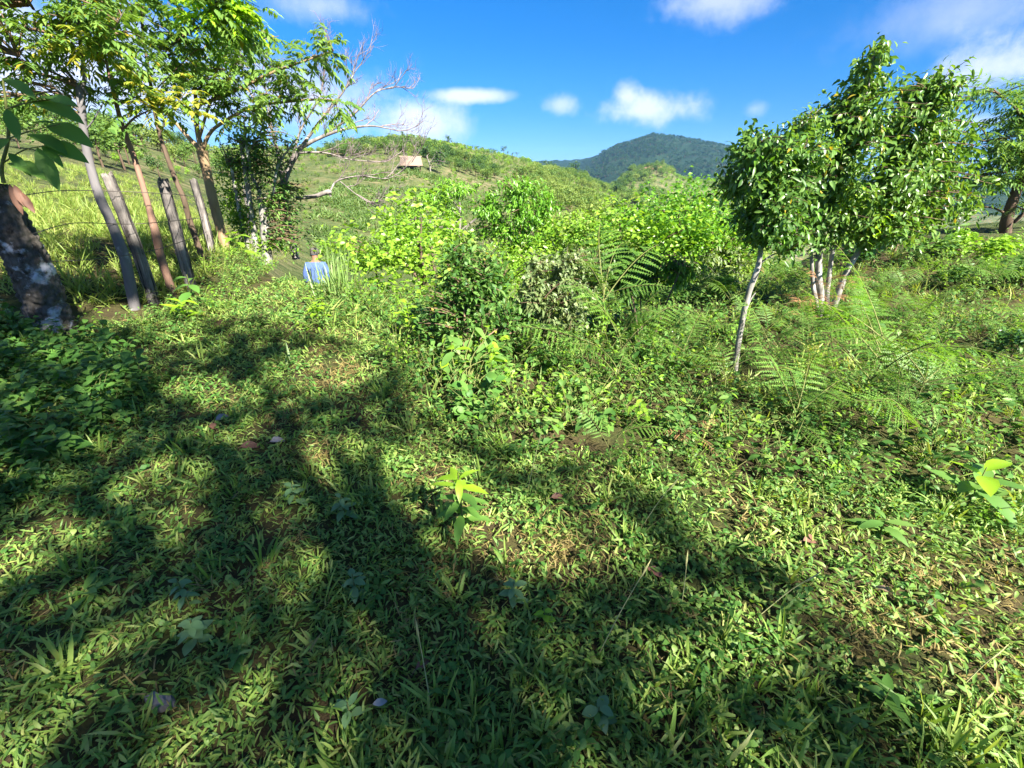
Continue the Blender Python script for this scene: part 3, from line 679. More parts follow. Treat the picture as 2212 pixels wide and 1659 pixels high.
tree('young_tree', 'thin dark bent trunk rising between the two middle fence posts', b, d, [(444, 578), (428, 530), (410, 478), (397, 430), (378, 385), (358, 330), (345, 290), (334, 240)], [16, 15, 14, 13, 12, 11, 10, 9],
     [([(334, 240), (322, 160), (310, 80), (300, -30)], [9, 8, 7, 5]), ([(345, 290), (370, 240), (400, 200)], [4, 3, 2]), ([(322, 160), (360, 110), (420, 60), (470, 20)], [5, 4, 3, 2]), ([(314, 100), (280, 60), (250, 10)], [4, 3, 2]), ([(330, 200), (380, 150), (410, 120)], [4, 3, 2])],
     [(370, 60, 80, 50, .7, 0), (450, 40, 90, 50, .8, .2), (300, 40, 60, 50, .6, 0), (370, 130, 60, 40, .6, .1), (520, 50, 60, 40, .7, .3), (300, 120, 40, 40, .5, 0), (400, -50, 160, 60, .8, 0), (300, 180, 40, 40, .5, 0)], 100, 3, 'pinnate', .27, .044, 'bark_brown', 'pinnate',
     leafkind2=([(500, 20, 70, 30, .5, .2), (440, 20, 60, 30, .5, .1)], 26, 'lime', 'bright translucent young leaves at the very top'))
b = ground(489, 536); d = min(b[1], 9.6)
tree('forked_tree', 'tan forked tree with long level limbs carrying feathered leaves over the path', W(489, 536, d), d, [(490, 545), (478, 500), (462, 440), (448, 380), (436, 325)], [24, 23, 23, 22, 25],
     [([(436, 325), (412, 302), (385, 272), (350, 235)], [15, 12, 9, 6]), ([(436, 325), (426, 280), (424, 225), (420, 150), (450, 90)], [14, 12, 10, 8, 4]), ([(438, 322), (452, 290), (476, 268), (540, 232), (600, 222), (680, 215), (730, 218)], [11, 9, 8, 7, 6, 5, 3]),
      ([(424, 228), (470, 212), (520, 190), (580, 160), (640, 138), (720, 110)], [9, 8, 8, 7, 5, 3]), ([(425, 240), (470, 150), (500, 80), (520, 20)], [7, 5, 4, 3]), ([(430, 300), (460, 210), (530, 110)], [8, 6, 3])],
     [(560, 140, 80, 30, .7, 0), (660, 115, 70, 34, .7, -.1), (700, 90, 48, 30, .5, -.1), (500, 170, 80, 36, .7, 0), (620, 215, 70, 24, .5, -.1), (715, 235, 42, 36, .5, -.2), (540, 240, 70, 26, .6, 0), (430, 140, 70, 60, .8, .1), (520, 90, 50, 40, .6, .2), (450, 200, 60, 40, .6, 0), (640, 165, 60, 24, .5, 0), (380, 180, 40, 50, .6, .2), (560, 60, 36, 34, .4, .2)],
     190, 3, 'pinnate', .30, .048, 'bark_tan', 'pinnate', spread=.25)

# bushy tree with several pale stems, further along the fence
b = ground(574, 560); d = min(b[1], 10.5)
tree('mottled_trunk_tree', 'clump of white mottled trunks with a broken top inside dark leaves beside the path', W(576, 565, d), d, [(578, 570), (574, 520), (570, 460), (566, 425)], [24, 22, 22, 24],
     [([(566, 425), (545, 380), (535, 330), (528, 280)], [9, 8, 7, 5]), ([(572, 450), (590, 420), (600, 360), (640, 300)], [8, 7, 6, 3]), ([(535, 330), (560, 290), (580, 240)], [4, 3, 2])],
     [(590, 400, 50, 70, .9, .3), (620, 470, 46, 70, .9, .2), (640, 520, 34, 46, .8, .1), (530, 320, 60, 60, .9, .5), (600, 300, 60, 40, .8, .4), (560, 480, 26, 60, .8, .5), (510, 450, 30, 60, .6, .6), (560, 350, 60, 60, .9, .5), (640, 430, 30, 50, .6, .3)],
     420, 10, 'up', .10, .04, 'bark_white', 'shrub', spread=.4, trunks=[([(560, 570), (550, 510), (540, 440), (532, 380), (520, 310)], [15, 14, 13, 12, 8]), ([(545, 560), (528, 500), (512, 430), (500, 360)], [12, 11, 9, 6])],
     leafkind2=([(530, 480, 40, 60, .5, .1), (480, 440, 30, 50, .5, .4), (500, 380, 40, 50, .5, .6), (590, 540, 60, 16, .4, 0)], 190, 'drooplit', 'leaves coloured lighter as if lit at its left side'))  # second foliage: paler leaf colour stands in for sunlight on the clump
# bare dead tree behind it
def dead_tree():
    b = ground(620, 560); d = min(b[1], 11.5); base = W(640, 560, d)
    t = thing('dead_tree', 'bare dead tree with a fan of pale twigs against the sky', 'tree', base)
    q = []; l = limb(q, [(640, 560), (622, 480), (608, 420), (625, 360), (650, 318)], d, [17, 16, 16, 15, 13], 10, .06); mo('trunk', rel(q, base), M['bark_dead'], t, True)
    lims = [l]
    for pxs, w in [([(650, 318), (690, 298), (740, 280), (800, 272), (850, 280)], [10, 8, 6, 4, 2]), ([(612, 400), (600, 330), (585, 270), (575, 200)], [12, 9, 6, 3]), ([(650, 318), (700, 250), (740, 200), (770, 150)], [8, 6, 4, 2]), ([(630, 350), (650, 280), (690, 210), (700, 150)], [7, 5, 4, 2]),
                   ([(690, 298), (760, 250), (810, 200), (850, 190)], [6, 5, 3, 2]), ([(640, 330), (700, 330), (760, 345), (830, 350)], [6, 4, 3, 2]), ([(585, 270), (540, 200), (520, 140)], [5, 3, 2])]:
        q = []; l = limb(q, pxs, d, w, 7, .06); lims.append(l); mo('limb', rel(q, base), M['bark_dead'], t, True)
    q = []; l = limb(q, [(640, 428), (680, 424), (710, 414), (714, 425)], d - .4, [9, 9, 12, 4], 8, .08); mo('broken_limb', rel(q, base), M['bark_dead'], t, True)
    q = []; l = limb(q, [(712, 414), (730, 390), (780, 380), (840, 385), (890, 350)], d - .4, [5, 4, 3, 2, 1], 5); lims.append(l); l = limb(q, [(735, 392), (770, 420), (800, 440)], d - .4, [3, 2, 1], 5); lims.append(l); mo('limb', rel(q, base), M['bark_dead'], t, True)
    q = []
    def fork(p, D, L, r, lev):
        n = 5; pts = [p]; dd = D
        for k in range(n): dd = unit(dd + rdir(1)[0] * .22 + np.array([0, 0, .05])); pts.append(pts[-1] + dd * L / n)
        addtube(q, np.array(pts), np.linspace(r, r * .45, n + 1), 4 if lev < 2 else 3)
        if lev >= 4: return
        for k in range(1, n + 1):
            for _ in range(1 if lev else 2):
                if R.random() < (.8 if lev < 3 else .6): c = unit(dd * .75 + rdir(1)[0] * .75 + np.array([.12, 0, .16])); fork(pts[k], c, L * R.uniform(.48, .72), r * .6, lev + 1)
    for l in lims[1:]:
        for k in sorted({len(l) // 4, len(l) // 2, len(l) * 2 // 3, len(l) * 5 // 6, len(l) - 1}):
            D = unit(l[min(k + 1, len(l) - 1)] - l[k - 1]); fork(l[k], unit(D + [0.1, 0, .3] + rdir(1)[0] * .3), R.uniform(.4, .65), .012, 1)
    mo('twigs', rel(q, base), M['twigdead'], t, True, kind='stuff')
dead_tree()
# ------------------------------------------------------------------ trees on the right
b = ground(1588, 806); d = b[1]
tree('slim_tree', 'slim tree with one crooked lichen-spotted trunk standing alone among the ferns', b, d, [(1586, 815), (1592, 760), (1604, 690), (1618, 630), (1638, 575), (1645, 520), (1652, 460), (1660, 400), (1664, 340)], [13, 13, 13, 14, 13, 10, 9, 8, 6],
     [([(1648, 490), (1620, 440), (1592, 415)], [6, 4, 3]), ([(1656, 430), (1700, 390), (1720, 350)], [6, 4, 3]), ([(1662, 370), (1640, 310), (1622, 280)], [5, 3, 2]), ([(1640, 570), (1670, 550), (1700, 545)], [5, 4, 2]), ([(1605, 690), (1620, 650), (1632, 632)], [5, 4, 3])],
     [(1650, 320, 60, 45, .5, 0), (1630, 400, 64, 50, .5, 0), (1690, 420, 60, 60, .5, 0), (1720, 330, 46, 55, .5, .1), (1640, 480, 56, 40, .5, 0), (1610, 350, 36, 40, .4, 0), (1700, 490, 50, 30, .5, 0), (1650, 520, 30, 16, .4, 0)],
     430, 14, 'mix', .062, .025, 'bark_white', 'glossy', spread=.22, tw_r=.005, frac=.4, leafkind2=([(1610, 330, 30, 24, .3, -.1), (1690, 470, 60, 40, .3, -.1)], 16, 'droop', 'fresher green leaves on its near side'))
b = ground(1775, 692); d = b[1]
tree('clump_tree', 'broad leafy tree growing as a clump of white stems from a mound of dead fern', b, d, [(1770, 700), (1772, 640), (1768, 585), (1772, 520), (1790, 440), (1815, 360), (1850, 270)], [19, 18, 16, 14, 12, 10, 7],
     [([(1850, 270), (1875, 190), (1890, 110)], [6, 4, 2]), ([(1772, 520), (1740, 470), (1705, 420)], [8, 6, 3]), ([(1772, 540), (1730, 552), (1690, 556)], [5, 4, 2]), ([(1790, 440), (1740, 350), (1715, 290)], [7, 5, 3])],
     [(1800, 300, 90, 85, .7, .1), (1880, 230, 85, 80, .7, .1), (1980, 260, 80, 85, .7, .2), (2010, 190, 44, 60, .5, .2), (1890, 150, 34, 50, .4, .1), (1870, 380, 100, 80, .7, 0), (1980, 380, 90, 80, .7, .1), (2040, 330, 50, 64, .5, .2, 5200), (1930, 470, 100, 54, .6, 0), (1800, 450, 80, 70, .7, 0), (2045, 440, 54, 56, .5, .2, 5200), (1770, 500, 60, 26, .5, 0), (1760, 370, 60, 70, .6, .1), (1880, 505, 60, 26, .5, 0), (1740, 270, 40, 40, .4, .1), (1886, 118, 20, 26, .3, .1)],
     1250, 14, 'mix', .075, .029, 'bark_white', 'glossy', spread=.26, tw_r=.006, frac=.4,
     trunks=[([(1785, 695), (1786, 640), (1792, 590), (1800, 540), (1830, 460)], [14, 12, 11, 10, 7]), ([(1793, 685), (1812, 630), (1832, 580), (1856, 540), (1900, 460), (1950, 380), (1985, 290), (2010, 200)], [17, 16, 15, 14, 12, 10, 8, 5]), ([(1772, 690), (1760, 640), (1755, 600), (1752, 540)], [13, 12, 10, 7])],
     leafkind2=([(1880, 440, 50, 70, .4, -.2), (1840, 550, 30, 16, .3, -.1), (1760, 300, 40, 30, .3, 0)], 26, 'lime', 'yellow green leaves low in the crown'))
b = W(2180, 500, 9.5); b = on(b[0], b[1]); d = b[1]
tree('spreading_tree', 'dark layered tree with a leaning brown trunk at the right edge of the view', b, d, [(2168, 520), (2176, 470), (2196, 410), (2212, 350), (2222, 280)], [34, 30, 26, 22, 18],
     [([(2198, 405), (2160, 385), (2110, 378)], [8, 6, 3]), ([(2180, 465), (2140, 448), (2090, 450)], [7, 5, 3]), ([(2222, 280), (2190, 230), (2150, 200)], [9, 6, 3]), ([(2212, 340), (2150, 310), (2100, 300)], [8, 5, 3]), ([(2190, 480), (2230, 450), (2300, 430)], [12, 10, 8]), ([(2222, 290), (2270, 230), (2320, 180)], [10, 8, 5])],
     [(2180, 190, 46, 18, .9, 0), (2140, 205, 22, 12, .6, 0), (2160, 270, 54, 22, .9, 0), (2130, 320, 60, 26, 1.0, 0), (2190, 320, 50, 30, .9, 0), (2130, 385, 40, 20, .8, 0), (2200, 240, 40, 26, .8, .3), (2280, 220, 80, 60, 1, 0), (2280, 340, 80, 60, 1, 0), (2140, 440, 50, 18, .8, .2), (2200, 450, 50, 26, .8, .4)],
     170, 5, 'pinnate', .36, .03, 'bark_brown', 'shrub', spread=.4, tw_r=.014)

# ------------------------------------------------------------------ trees and shrubs down the slope in the middle
def slope_tree(label, px, d, trunk, tw, limbs, blobs, ntips, per, L, Wd, leaf, kind='droop', bark='bark_tan', name='slope_tree', **k):
    p = W(px, 500, d); g = on(p[0], p[1])
    # the trunk is drawn down to the land
    u, v, _ = project(g); tr = [(float(u[0]), float(v[0]) + 4)] + trunk
    return tree(name, label, g, d, tr, [tw[0]] + tw, limbs, blobs, ntips, per, kind, L, Wd, bark, leaf, **k)
slope_tree('bright green round-topped tree with drooping leaves in the middle of the slope', 1118, 9.5, [(1120, 600), (1118, 545), (1122, 480), (1118, 420)], [7, 7, 6, 4],
           [([(1120, 520), (1080, 480), (1050, 450)], [4, 3, 2]), ([(1120, 500), (1160, 470), (1185, 445)], [4, 3, 2]), ([(1118, 545), (1180, 520), (1230, 500)], [4, 3, 2])],
           [(1110, 400, 60, 32, .7, 0), (1145, 425, 60, 34, .7, 0), (1060, 445, 56, 30, .7, 0), (1175, 460, 56, 28, .7, .1), (1060, 500, 60, 30, .7, .1), (1180, 520, 50, 30, .7, .1), (1120, 550, 70, 26, .7, .2), (1110, 455, 80, 30, .7, -.1), (1100, 500, 60, 24, .6, .1), (1160, 395, 26, 20, .5, .1), (1060, 415, 20, 16, .4, 0), (1140, 520, 60, 24, .6, .2)],
           480, 12, .115, .032, 'droop', kind='mix', spread=.32, frac=.4, tw_r=.008, bark='bark_tan')
slope_tree('slender pale-stemmed tree with a thin open crown left of the bright round-topped one', 993, 11.0, [(994, 560), (993, 500), (994, 455), (990, 420)], [6, 6, 5, 3],
           [([(994, 470), (960, 440), (930, 420)], [3, 2, 2]), ([(993, 500), (1030, 470), (1060, 450)], [3, 2, 1]), ([(994, 520), (1010, 490), (1035, 468)], [3, 2, 1]), ([(994, 455), (975, 430), (960, 425)], [2, 2, 1])],
           [(975, 392, 50, 20, .7, 0), (1010, 400, 40, 20, .6, .1), (940, 435, 44, 20, .6, 0), (900, 470, 40, 22, .6, -.1), (870, 490, 34, 20, .6, -.2), (960, 500, 44, 20, .6, .2), (1040, 440, 30, 20, .5, .3), (1010, 520, 50, 26, .6, .3), (900, 510, 50, 22, .6, .2), (960, 460, 40, 20, .6, .1)],
           250, 12, .12, .032, 'droop', kind='mix', bark='bark_dead', spread=.3, frac=.12, tw_r=.006)
slope_tree('yellow-green spreading tree right of the bright round-topped one', 1240, 10.5, [(1240, 590), (1238, 540), (1240, 500)], [6, 5, 4],
           [([(1240, 540), (1200, 510), (1180, 500)], [3, 2, 2]), ([(1240, 530), (1270, 500), (1290, 490)], [3, 2, 2])],
           [(1240, 470, 46, 20, .7, 0), (1275, 500, 34, 30, .7, 0), (1200, 500, 50, 24, .7, 0), (1240, 530, 60, 24, .7, 0), (1180, 470, 34, 18, .6, .2), (1290, 545, 30, 26, .6, .1)],
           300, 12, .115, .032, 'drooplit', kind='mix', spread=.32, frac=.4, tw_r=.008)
slope_tree('low bare-stemmed bush with dark branches and few leaves in front of the field', 925, 10.0, [(940, 600), (935, 570), (932, 540), (918, 515)], [5, 5, 4, 2],
           [([(935, 575), (900, 548), (868, 542)], [4, 3, 2]), ([(934, 560), (955, 530), (975, 515)], [4, 3, 2]), ([(934, 555), (960, 560), (990, 530)], [3, 2, 1]), ([(932, 540), (905, 520), (880, 510)], [3, 2, 1])],
           [(880, 505, 40, 16, .6, 0), (930, 510, 40, 14, .6, 0), (850, 520, 26, 14, .5, 0), (990, 520, 30, 16, .5, .1)], 60, 10, .13, .036, 'droop', bark='bark_brown', spread=.28, tw_r=.007, frac=.2)
slope_tree('pale olive shrub with hanging greyish leaves on the slope beyond the dark bush', 1530, 8.5, [(1525, 640), (1520, 590), (1530, 560)], [6, 5, 4],
           [([(1520, 600), (1480, 570), (1460, 550)], [3, 2, 2]), ([(1525, 590), (1570, 560), (1590, 550)], [3, 2, 2])],
           [(1480, 555, 50, 24, .8, 0), (1540, 540, 60, 24, .8, 0), (1590, 560, 40, 30, .8, .1), (1520, 590, 70, 30, .8, 0), (1580, 600, 40, 26, .7, 0), (1440, 580, 34, 20, .6, .2)], 220, 11, .12, .03, 'grey', bark='bark_dead', spread=.32)
slope_tree('small bright-leaved tree behind the tall grass clump', 800, 8.5, [(815, 610), (812, 580), (810, 560)], [4, 4, 3], [([(812, 580), (850, 560), (880, 555)], [3, 2, 1])],
           [(800, 545, 40, 18, .6, 0), (850, 555, 40, 20, .6, 0), (900, 575, 30, 16, .5, 0), (770, 565, 30, 18, .5, .1), (720, 520, 40, 12, .6, .8), (760, 530, 30, 12, .5, .5)], 150, 10, .11, .034, 'drooplit', kind='mix', spread=.3, frac=.1)

def shrub(name, label, base, d, blobs, ntips, per, kind, L, Wd, leaf, stems=5, spread=.22, stem='twig', group=None, second=None, cat='shrub', tw=.007):
    t = thing(name, label, cat, base, group); bl = [px_blob(x, y, d + o[1], rx, ry, o[0]) for x, y, rx, ry, *o in blobs]
    q = []; lims = []
    cs = crown_points(bl, stems)
    for c in cs:
        m = (base + c) / 2 + np.array([R.normal(0, .05), R.normal(0, .05), .08]); s = curve([base + [R.normal(0, .03), R.normal(0, .03), -.04], m, c], 5); addtube(q, s, np.linspace(.012, .004, len(s)), 5); lims.append(s)
    tips = crown_points(bl, ntips); ends = twigs(q, tips, lims, tw, 3, frac=.8)
    mo('stems', rel(q, base), M[stem], t, True)
    mo('foliage', rel([crown_leaves(tips, ends, kind, per, L, Wd, spread)], base), M[leaf], t, kind='stuff')
    if second:
        tips2 = crown_points(bl, second[0]); V, F = crown_leaves(tips2, tips2 - [0, 0, .1], kind, second[1], L * .8, Wd * .8, spread); c2 = mo('foliage', rel([(V, F)], base), M[second[2]], t, kind='stuff'); c2['label'] = second[3]
    return t
b = ground(1005, 790)
shrub('leafy_bush', 'tall leafy green bush at the heart of the thicket beside the path', b, 4.1, [(1000, 560, 46, 40, .4, .3), (1060, 570, 40, 40, .4, .3), (1110, 700, 50, 50, .4, .1), (1010, 600, 56, 50, .4, .1), (960, 640, 50, 50, .4, .1), (1050, 650, 50, 60, .4, 0), (1000, 700, 76, 40, .4, 0), (1030, 560, 30, 40, .3, .2), (1075, 620, 30, 40, .3, .1), (920, 680, 30, 36, .3, .1), (985, 570, 30, 40, .3, .2)],
      560, 8, 'up', .075, .031, 'shrub', 11, second=(12, 8, 'pinyel', 'rusty young shoots'))
b = ground(1195, 760)
shrub('glossy_bush', 'rounded bush of hanging grey-green glossy leaves behind the big fern', b, 4.4, [(1180, 590, 60, 44, .45, .1), (1230, 620, 60, 50, .45, 0), (1150, 640, 40, 50, .4, 0), (1280, 570, 50, 40, .4, .2), (1200, 680, 70, 40, .4, 0), (1130, 680, 26, 40, .3, 0), (1240, 560, 40, 30, .4, .2)],
      520, 9, 'mix', .075, .028, 'grey', 9)
b = ground(1388, 770)
shrub('dark_tree', 'small tree with a thin crooked trunk and dark flat-topped leaves in the centre', b, 4.5, [(1340, 580, 50, 30, .4, .1), (1410, 560, 56, 26, .4, .1), (1450, 590, 40, 22, .4, .1), (1380, 610, 50, 26, .4, 0), (1480, 565, 24, 12, .3, .1), (1320, 550, 40, 20, .3, .2)],
      170, 8, 'droop', .085, .034, 'shrub', 4, stem='bark_brown', cat='tree', tw=.008)
b = ground(1000, 870)
def big_leaf_shrub():
    t = thing('broadleaf_shrub', 'low shrub of broad pale green leaves at the path edge below the tall bush', 'shrub', b); d = b[1]
    cs = crown_points([px_blob(x, y, 3.5, rx, ry, .3) for x, y, rx, ry in [(980, 760, 60, 40), (1050, 740, 50, 40), (940, 800, 40, 40), (1030, 800, 50, 40), (1080, 770, 36, 40), (950, 740, 40, 30)]], 26); q = []; P, D = [], []
    for c in cs:
        m = (b + c) / 2 + [R.normal(0, .04), R.normal(0, .04), .06]; s = curve([b + [R.normal(0, .05), R.normal(0, .05), -.03], m, c], 4); addtube(q, s, np.linspace(.006, .003, len(s)), 4)
        for k in range(6): a = R.uniform(0, 2 * PI); P.append(c - [0, 0, .015 * k * R.random()] - (c - m) * .15 * k * R.random()); D.append([math.cos(a), math.sin(a), R.uniform(-.5, .45)])
    mo('stems', rel(q, b), M['stem'], t, True)
    for i in range(len(P)):
        V, F = leaves(P[i][None] - b, np.array([D[i]]), np.array([[0, -.25, 1.]]) + .35 * rdir(1), R.uniform(.09, .15), R.uniform(.045, .07), OVAL, R.uniform(.1, .5), .1)
        mo('leaf', [(V, F)], M['lime' if R.random() < .22 else 'shrub'], t, True)
big_leaf_shrub()
def leaf_plant(name, label, base, spec, leaf, stempts=None, prof=OVAL, L=(.10, .16), wd=.42, n=10, spread=None, height=.3, group=None, cat='plant', up=(-.2, .6), droop=(.1, .5), tint=None, lean=(0, 0)):
    """a small plant whose every leaf is a piece: stem and leaves set in a spiral; spec: explicit (picture) leaves or None"""
    t = thing(name, label, cat, base, group)
    st = np.array([[0, 0, -.02], [lean[0] * .4, lean[1] * .4, height * .5], [lean[0], lean[1], height]]) if stempts is None else stempts
    s = curve(st, 5); q = []; addtube(q, s, np.linspace(.0055, .0025, len(s)) * (height / .3) ** .5, 5); mo('stem', q, M['stem'], t, True)
    for i in range(n):
        f = .35 + .65 * (i + .5) / n; p = s[min(len(s) - 1, int(f * (len(s) - 1)))]; a = i * 2.4 + R.uniform(-.3, .3); ll = R.uniform(*L) * (1.15 - .45 * f)
        e = R.uniform(*up) + .5 * max(0, f - .8)
        V, F = leaves(np.array([p]), np.array([[math.cos(a), math.sin(a), e]]), np.array([[0, 0, 1.]]) + .2 * rdir(1), ll, ll * wd, prof, R.uniform(*droop), .12)
        mo('leaf', [(V, F)], M[tint if tint and f > .75 else leaf], t, True)
    return t
def G(px, py): return ground(px, py)
leaf_plant('sapling', 'knee-high sapling with long lit leaves standing alone in the short grass', G(1003, 1165), None, 'weed', n=18, L=(.14, .19), wd=.33, height=.37, prof=LANCE, up=(-.3, .5), tint='lime', lean=(-.015, .02))  # top leaves take the lime colour in place of sunlight on them
leaf_plant('lime_seedling', 'bright yellow-green big-leaved seedling at the left of the thicket', G(888, 745), None, 'lime', n=11, L=(.20, .26), wd=.45, height=.46, up=(.0, .7))
leaf_plant('yellow_seedling', 'yellowish seedling at the foot of the pale cracked post', G(405, 700), None, 'lime', n=10, L=(.22, .3), wd=.34, height=.28, prof=LANCE, up=(-.1, .5))
leaf_plant('dark_seedling', 'blue-green leafed seedling right behind the yellowish one by the post', G(425, 668), None, 'weed', n=8, L=(.22, .3), wd=.42, height=.42, up=(-.1, .5))
leaf_plant('rosette_weed', 'long-leaved green weed low in the grass at the left', G(195, 1300), None, 'weed', n=7, L=(.13, .18), wd=.30, height=.07, prof=LANCE, up=(.1, .6))
leaf_plant('bluish_weed', 'largest bluish leafy weed in the shaded grass, two stems lying over', G(430, 1400), None, 'blueweed', n=14, L=(.055, .085), wd=.55, height=.16, up=(-.2, .4), lean=(.02, -.01))
leaf_plant('bluish_weed', 'bluish weed standing right behind the largest one', G(415, 1320), None, 'blueweed', n=10, L=(.05, .07), wd=.5, height=.15, up=(-.2, .4), lean=(-.03, .02))
leaf_plant('bluish_weed', 'bluish weed in dappled light left of the sapling', G(770, 1290), None, 'blueweed', n=9, L=(.06, .08), wd=.48, height=.13, up=(-.1, .5))
leaf_plant('bluish_weed', 'small bluish weed up the lawn, left of the sapling tip', G(745, 1120), None, 'blueweed', n=11, L=(.06, .09), wd=.45, height=.14, up=(-.1, .5))
leaf_plant('bluish_weed', 'spread bluish weed beside the bare dirt streak', G(640, 1090), None, 'blueweed', n=10, L=(.06, .09), wd=.5, height=.13, up=(-.1, .5))
leaf_plant('bluish_weed', 'bluish weed below the sunlit patch in the centre', G(1110, 1310), None, 'blueweed', n=10, L=(.06, .085), wd=.5, height=.13, up=(-.1, .4))
leaf_plant('bluish_weed', 'broad-leaved bluish weed at the bottom centre', G(1290, 1560), None, 'blueweed', n=6, L=(.07, .09), wd=.6, height=.08, up=(-.1, .3))
leaf_plant('bluish_weed', 'dark oval-leaved weed at the bottom left of centre', G(760, 1560), None, 'blueweed', n=5, L=(.06, .08), wd=.5, height=.10, up=(.1, .7))
leaf_plant('lime_weed', 'small bright weed among the blades just right of centre bottom', G(1175, 1350), None, 'lime', n=6, L=(.045, .06), wd=.55, height=.09, up=(-.1, .4))
leaf_plant('tobacco_weed', 'pale big-leaved weed in the sun at the right edge, upright leaf on top', G(2085, 1100), None, 'shrub', n=9, L=(.20, .28), wd=.42, height=.26, up=(-.1, .6), tint='lime')
leaf_plant('rosette_weed', 'pale low weed in the sunlit grass below the right-edge big-leaved one', G(1900, 1155), None, 'shrub', n=7, L=(.12, .17), wd=.32, height=.10, prof=LANCE, up=(0, .5))
leaf_plant('rosette_weed', 'long-leaved weed in the bottom right corner of the grass', G(1900, 1530), None, 'weed', n=8, L=(.09, .13), wd=.33, height=.10, prof=LANCE, up=(.1, .7))
leaf_plant('heart_weed', 'heart-leaved creeper sprig at the sunny edge of the right thicket', G(1440, 960), None, 'shrub', n=10, L=(.06, .09), wd=.75, height=.2, prof=HEART, up=(-.2, .4))
leaf_plant('path_seedling', 'bright leafy seedling beside the path before the tall grass clump', G(690, 700), None, 'lime', n=14, L=(.16, .22), wd=.4, height=.3, up=(-.2, .5))
leaf_plant('path_seedling', 'broad-leaved young plant beyond the tall grass clump', G(795, 640), None, 'shrub', n=10, L=(.26, .34), wd=.45, height=.4, up=(-.1, .4))
leaf_plant('heart_weed', 'dark broad-leaved weed at the toe of the thicket, hanging over the path', G(1000, 905), None, 'weed', n=12, L=(.09, .12), wd=.6, height=.24, prof=HEART, up=(-.3, .3))
leaf_plant('path_seedling', 'young plant with pale leaves under the mottled white trunks', G(520, 560), None, 'drooplit', n=11, L=(.30, .4), wd=.42, height=.5, up=(-.1, .5))

NTH = 'first second third fourth fifth sixth seventh eighth ninth tenth eleventh twelfth thirteenth fourteenth fifteenth sixteenth seventeenth eighteenth nineteenth twentieth'.split()
def label_rows(objs, what, where, per=14):
    """single alike plants out by their row (near to far) and their place in it"""
    P = np.array([o.location[:] for o in objs]); o = np.argsort(np.hypot(P[:, 0], P[:, 1])); rows = [o[i:i + per] for i in range(0, len(o), per)]
    u = project(P)[0]
    for k, row in enumerate(rows):
        rn = 'nearest row' if k == 0 else ('farthest row' if k == len(rows) - 1 else '%s row back' % NTH[k])
        for j, i in enumerate(sorted(row, key=lambda i: u[i])): objs[i]['label'] = '%s, %s from the left, %s, %s' % (what, NTH[j], rn, where)
# ------------------------------------------------------------------ ferns
FR = [mesh('frond', frond(.62, 15, .19, .32), [M['fern'], M['stem']]), mesh('frond', frond(.62, 13, .17, .45), [M['fern'], M['stem']]), mesh('frond', frond(.62, 16, .20, .25), [M['fern'], M['stem']]), mesh('frond', frond(.62, 14, .15, .38), [M['fern'], M['stem']]), mesh('frond', frond(.62, 12, .18, .55), [M['fern'], M['stem']])]
FD = [mesh('frond', frond(.5, 12, .12, .8), [M['deadfern'], M['twig']])]
def fern(p, size, n, label, group, kinds=FR, lift=.15, face=None, name='fern'):
    t = thing(name, label, 'fern', p, group)
    for i in range(n):
        o = ob('frond', kinds[R.integers(len(kinds))], t)
        a = i * 2 * PI / n + R.uniform(-.9, .9) if face is None else face + R.uniform(-1.1, 1.1)
        o.rotation_euler = (R.uniform(-.5, .5), R.uniform(-.6, .2), a); s = size / .62 * R.uniform(.6, 1.15); o.scale = (s, s, s)
        o.location = (0, 0, lift * R.uniform(.2, 1.0) * size / .6)
    return t
for px, py, s, n, lab in [(1290, 800, .74, 10, 'tall bright bracken fern arching over the centre of the thicket'), (1330, 850, .62, 9, 'bracken fern just in front of the tall bright one'), (1850, 905, .74, 11, 'large pale bracken arching across the right fern bank'),
                          (1930, 985, .62, 9, 'low bracken below the large pale one on the right bank'), (1560, 870, .42, 7, 'small bracken at the foot of the slim lone trunk'), (1310, 1010, .34, 6, 'small fern lying in the grass below the thicket'), (1700, 960, .55, 8, 'shaded bracken over a dark gap right of the slim trunk')]:
    fern(ground(px, py), s, n, lab, None, lift=.55 if py < 860 and px < 1400 else .5)
POLY_FERN = [(1420, 690), (1500, 640), (1640, 620), (1760, 600), (2240, 560), (2240, 1010), (1990, 1010), (1760, 960), (1640, 880), (1440, 850)]
P = region(POLY_FERN, 5.0, 11.5, fade=7)
FB = [fern(p, R.uniform(.28, .5), R.integers(6, 9), '', 'bracken ferns covering the right bank', lift=.4) for p in P[:150]]
label_rows(FB, 'bracken fern', 'the right bank')
for px, py, w in [(1745, 705, 'second from the left'), (1765, 700, 'third from the left'), (1725, 722, 'leftmost'), (1780, 712, 'rightmost')]: fern(ground(px, py), .55, 6, 'brown dead fern at the foot of the white stems, ' + w, 'dead ferns under the clump of stems', FD, .5)
for px, py, lab in [(1490, 985, 'brown dead fern drooping at the sunny edge of the grass'), (1640, 640, 'rusty dead fern behind the slim trunk')]: fern(ground(px, py), .3 if py > 900 else .5, 5, lab, None, FD, .3)
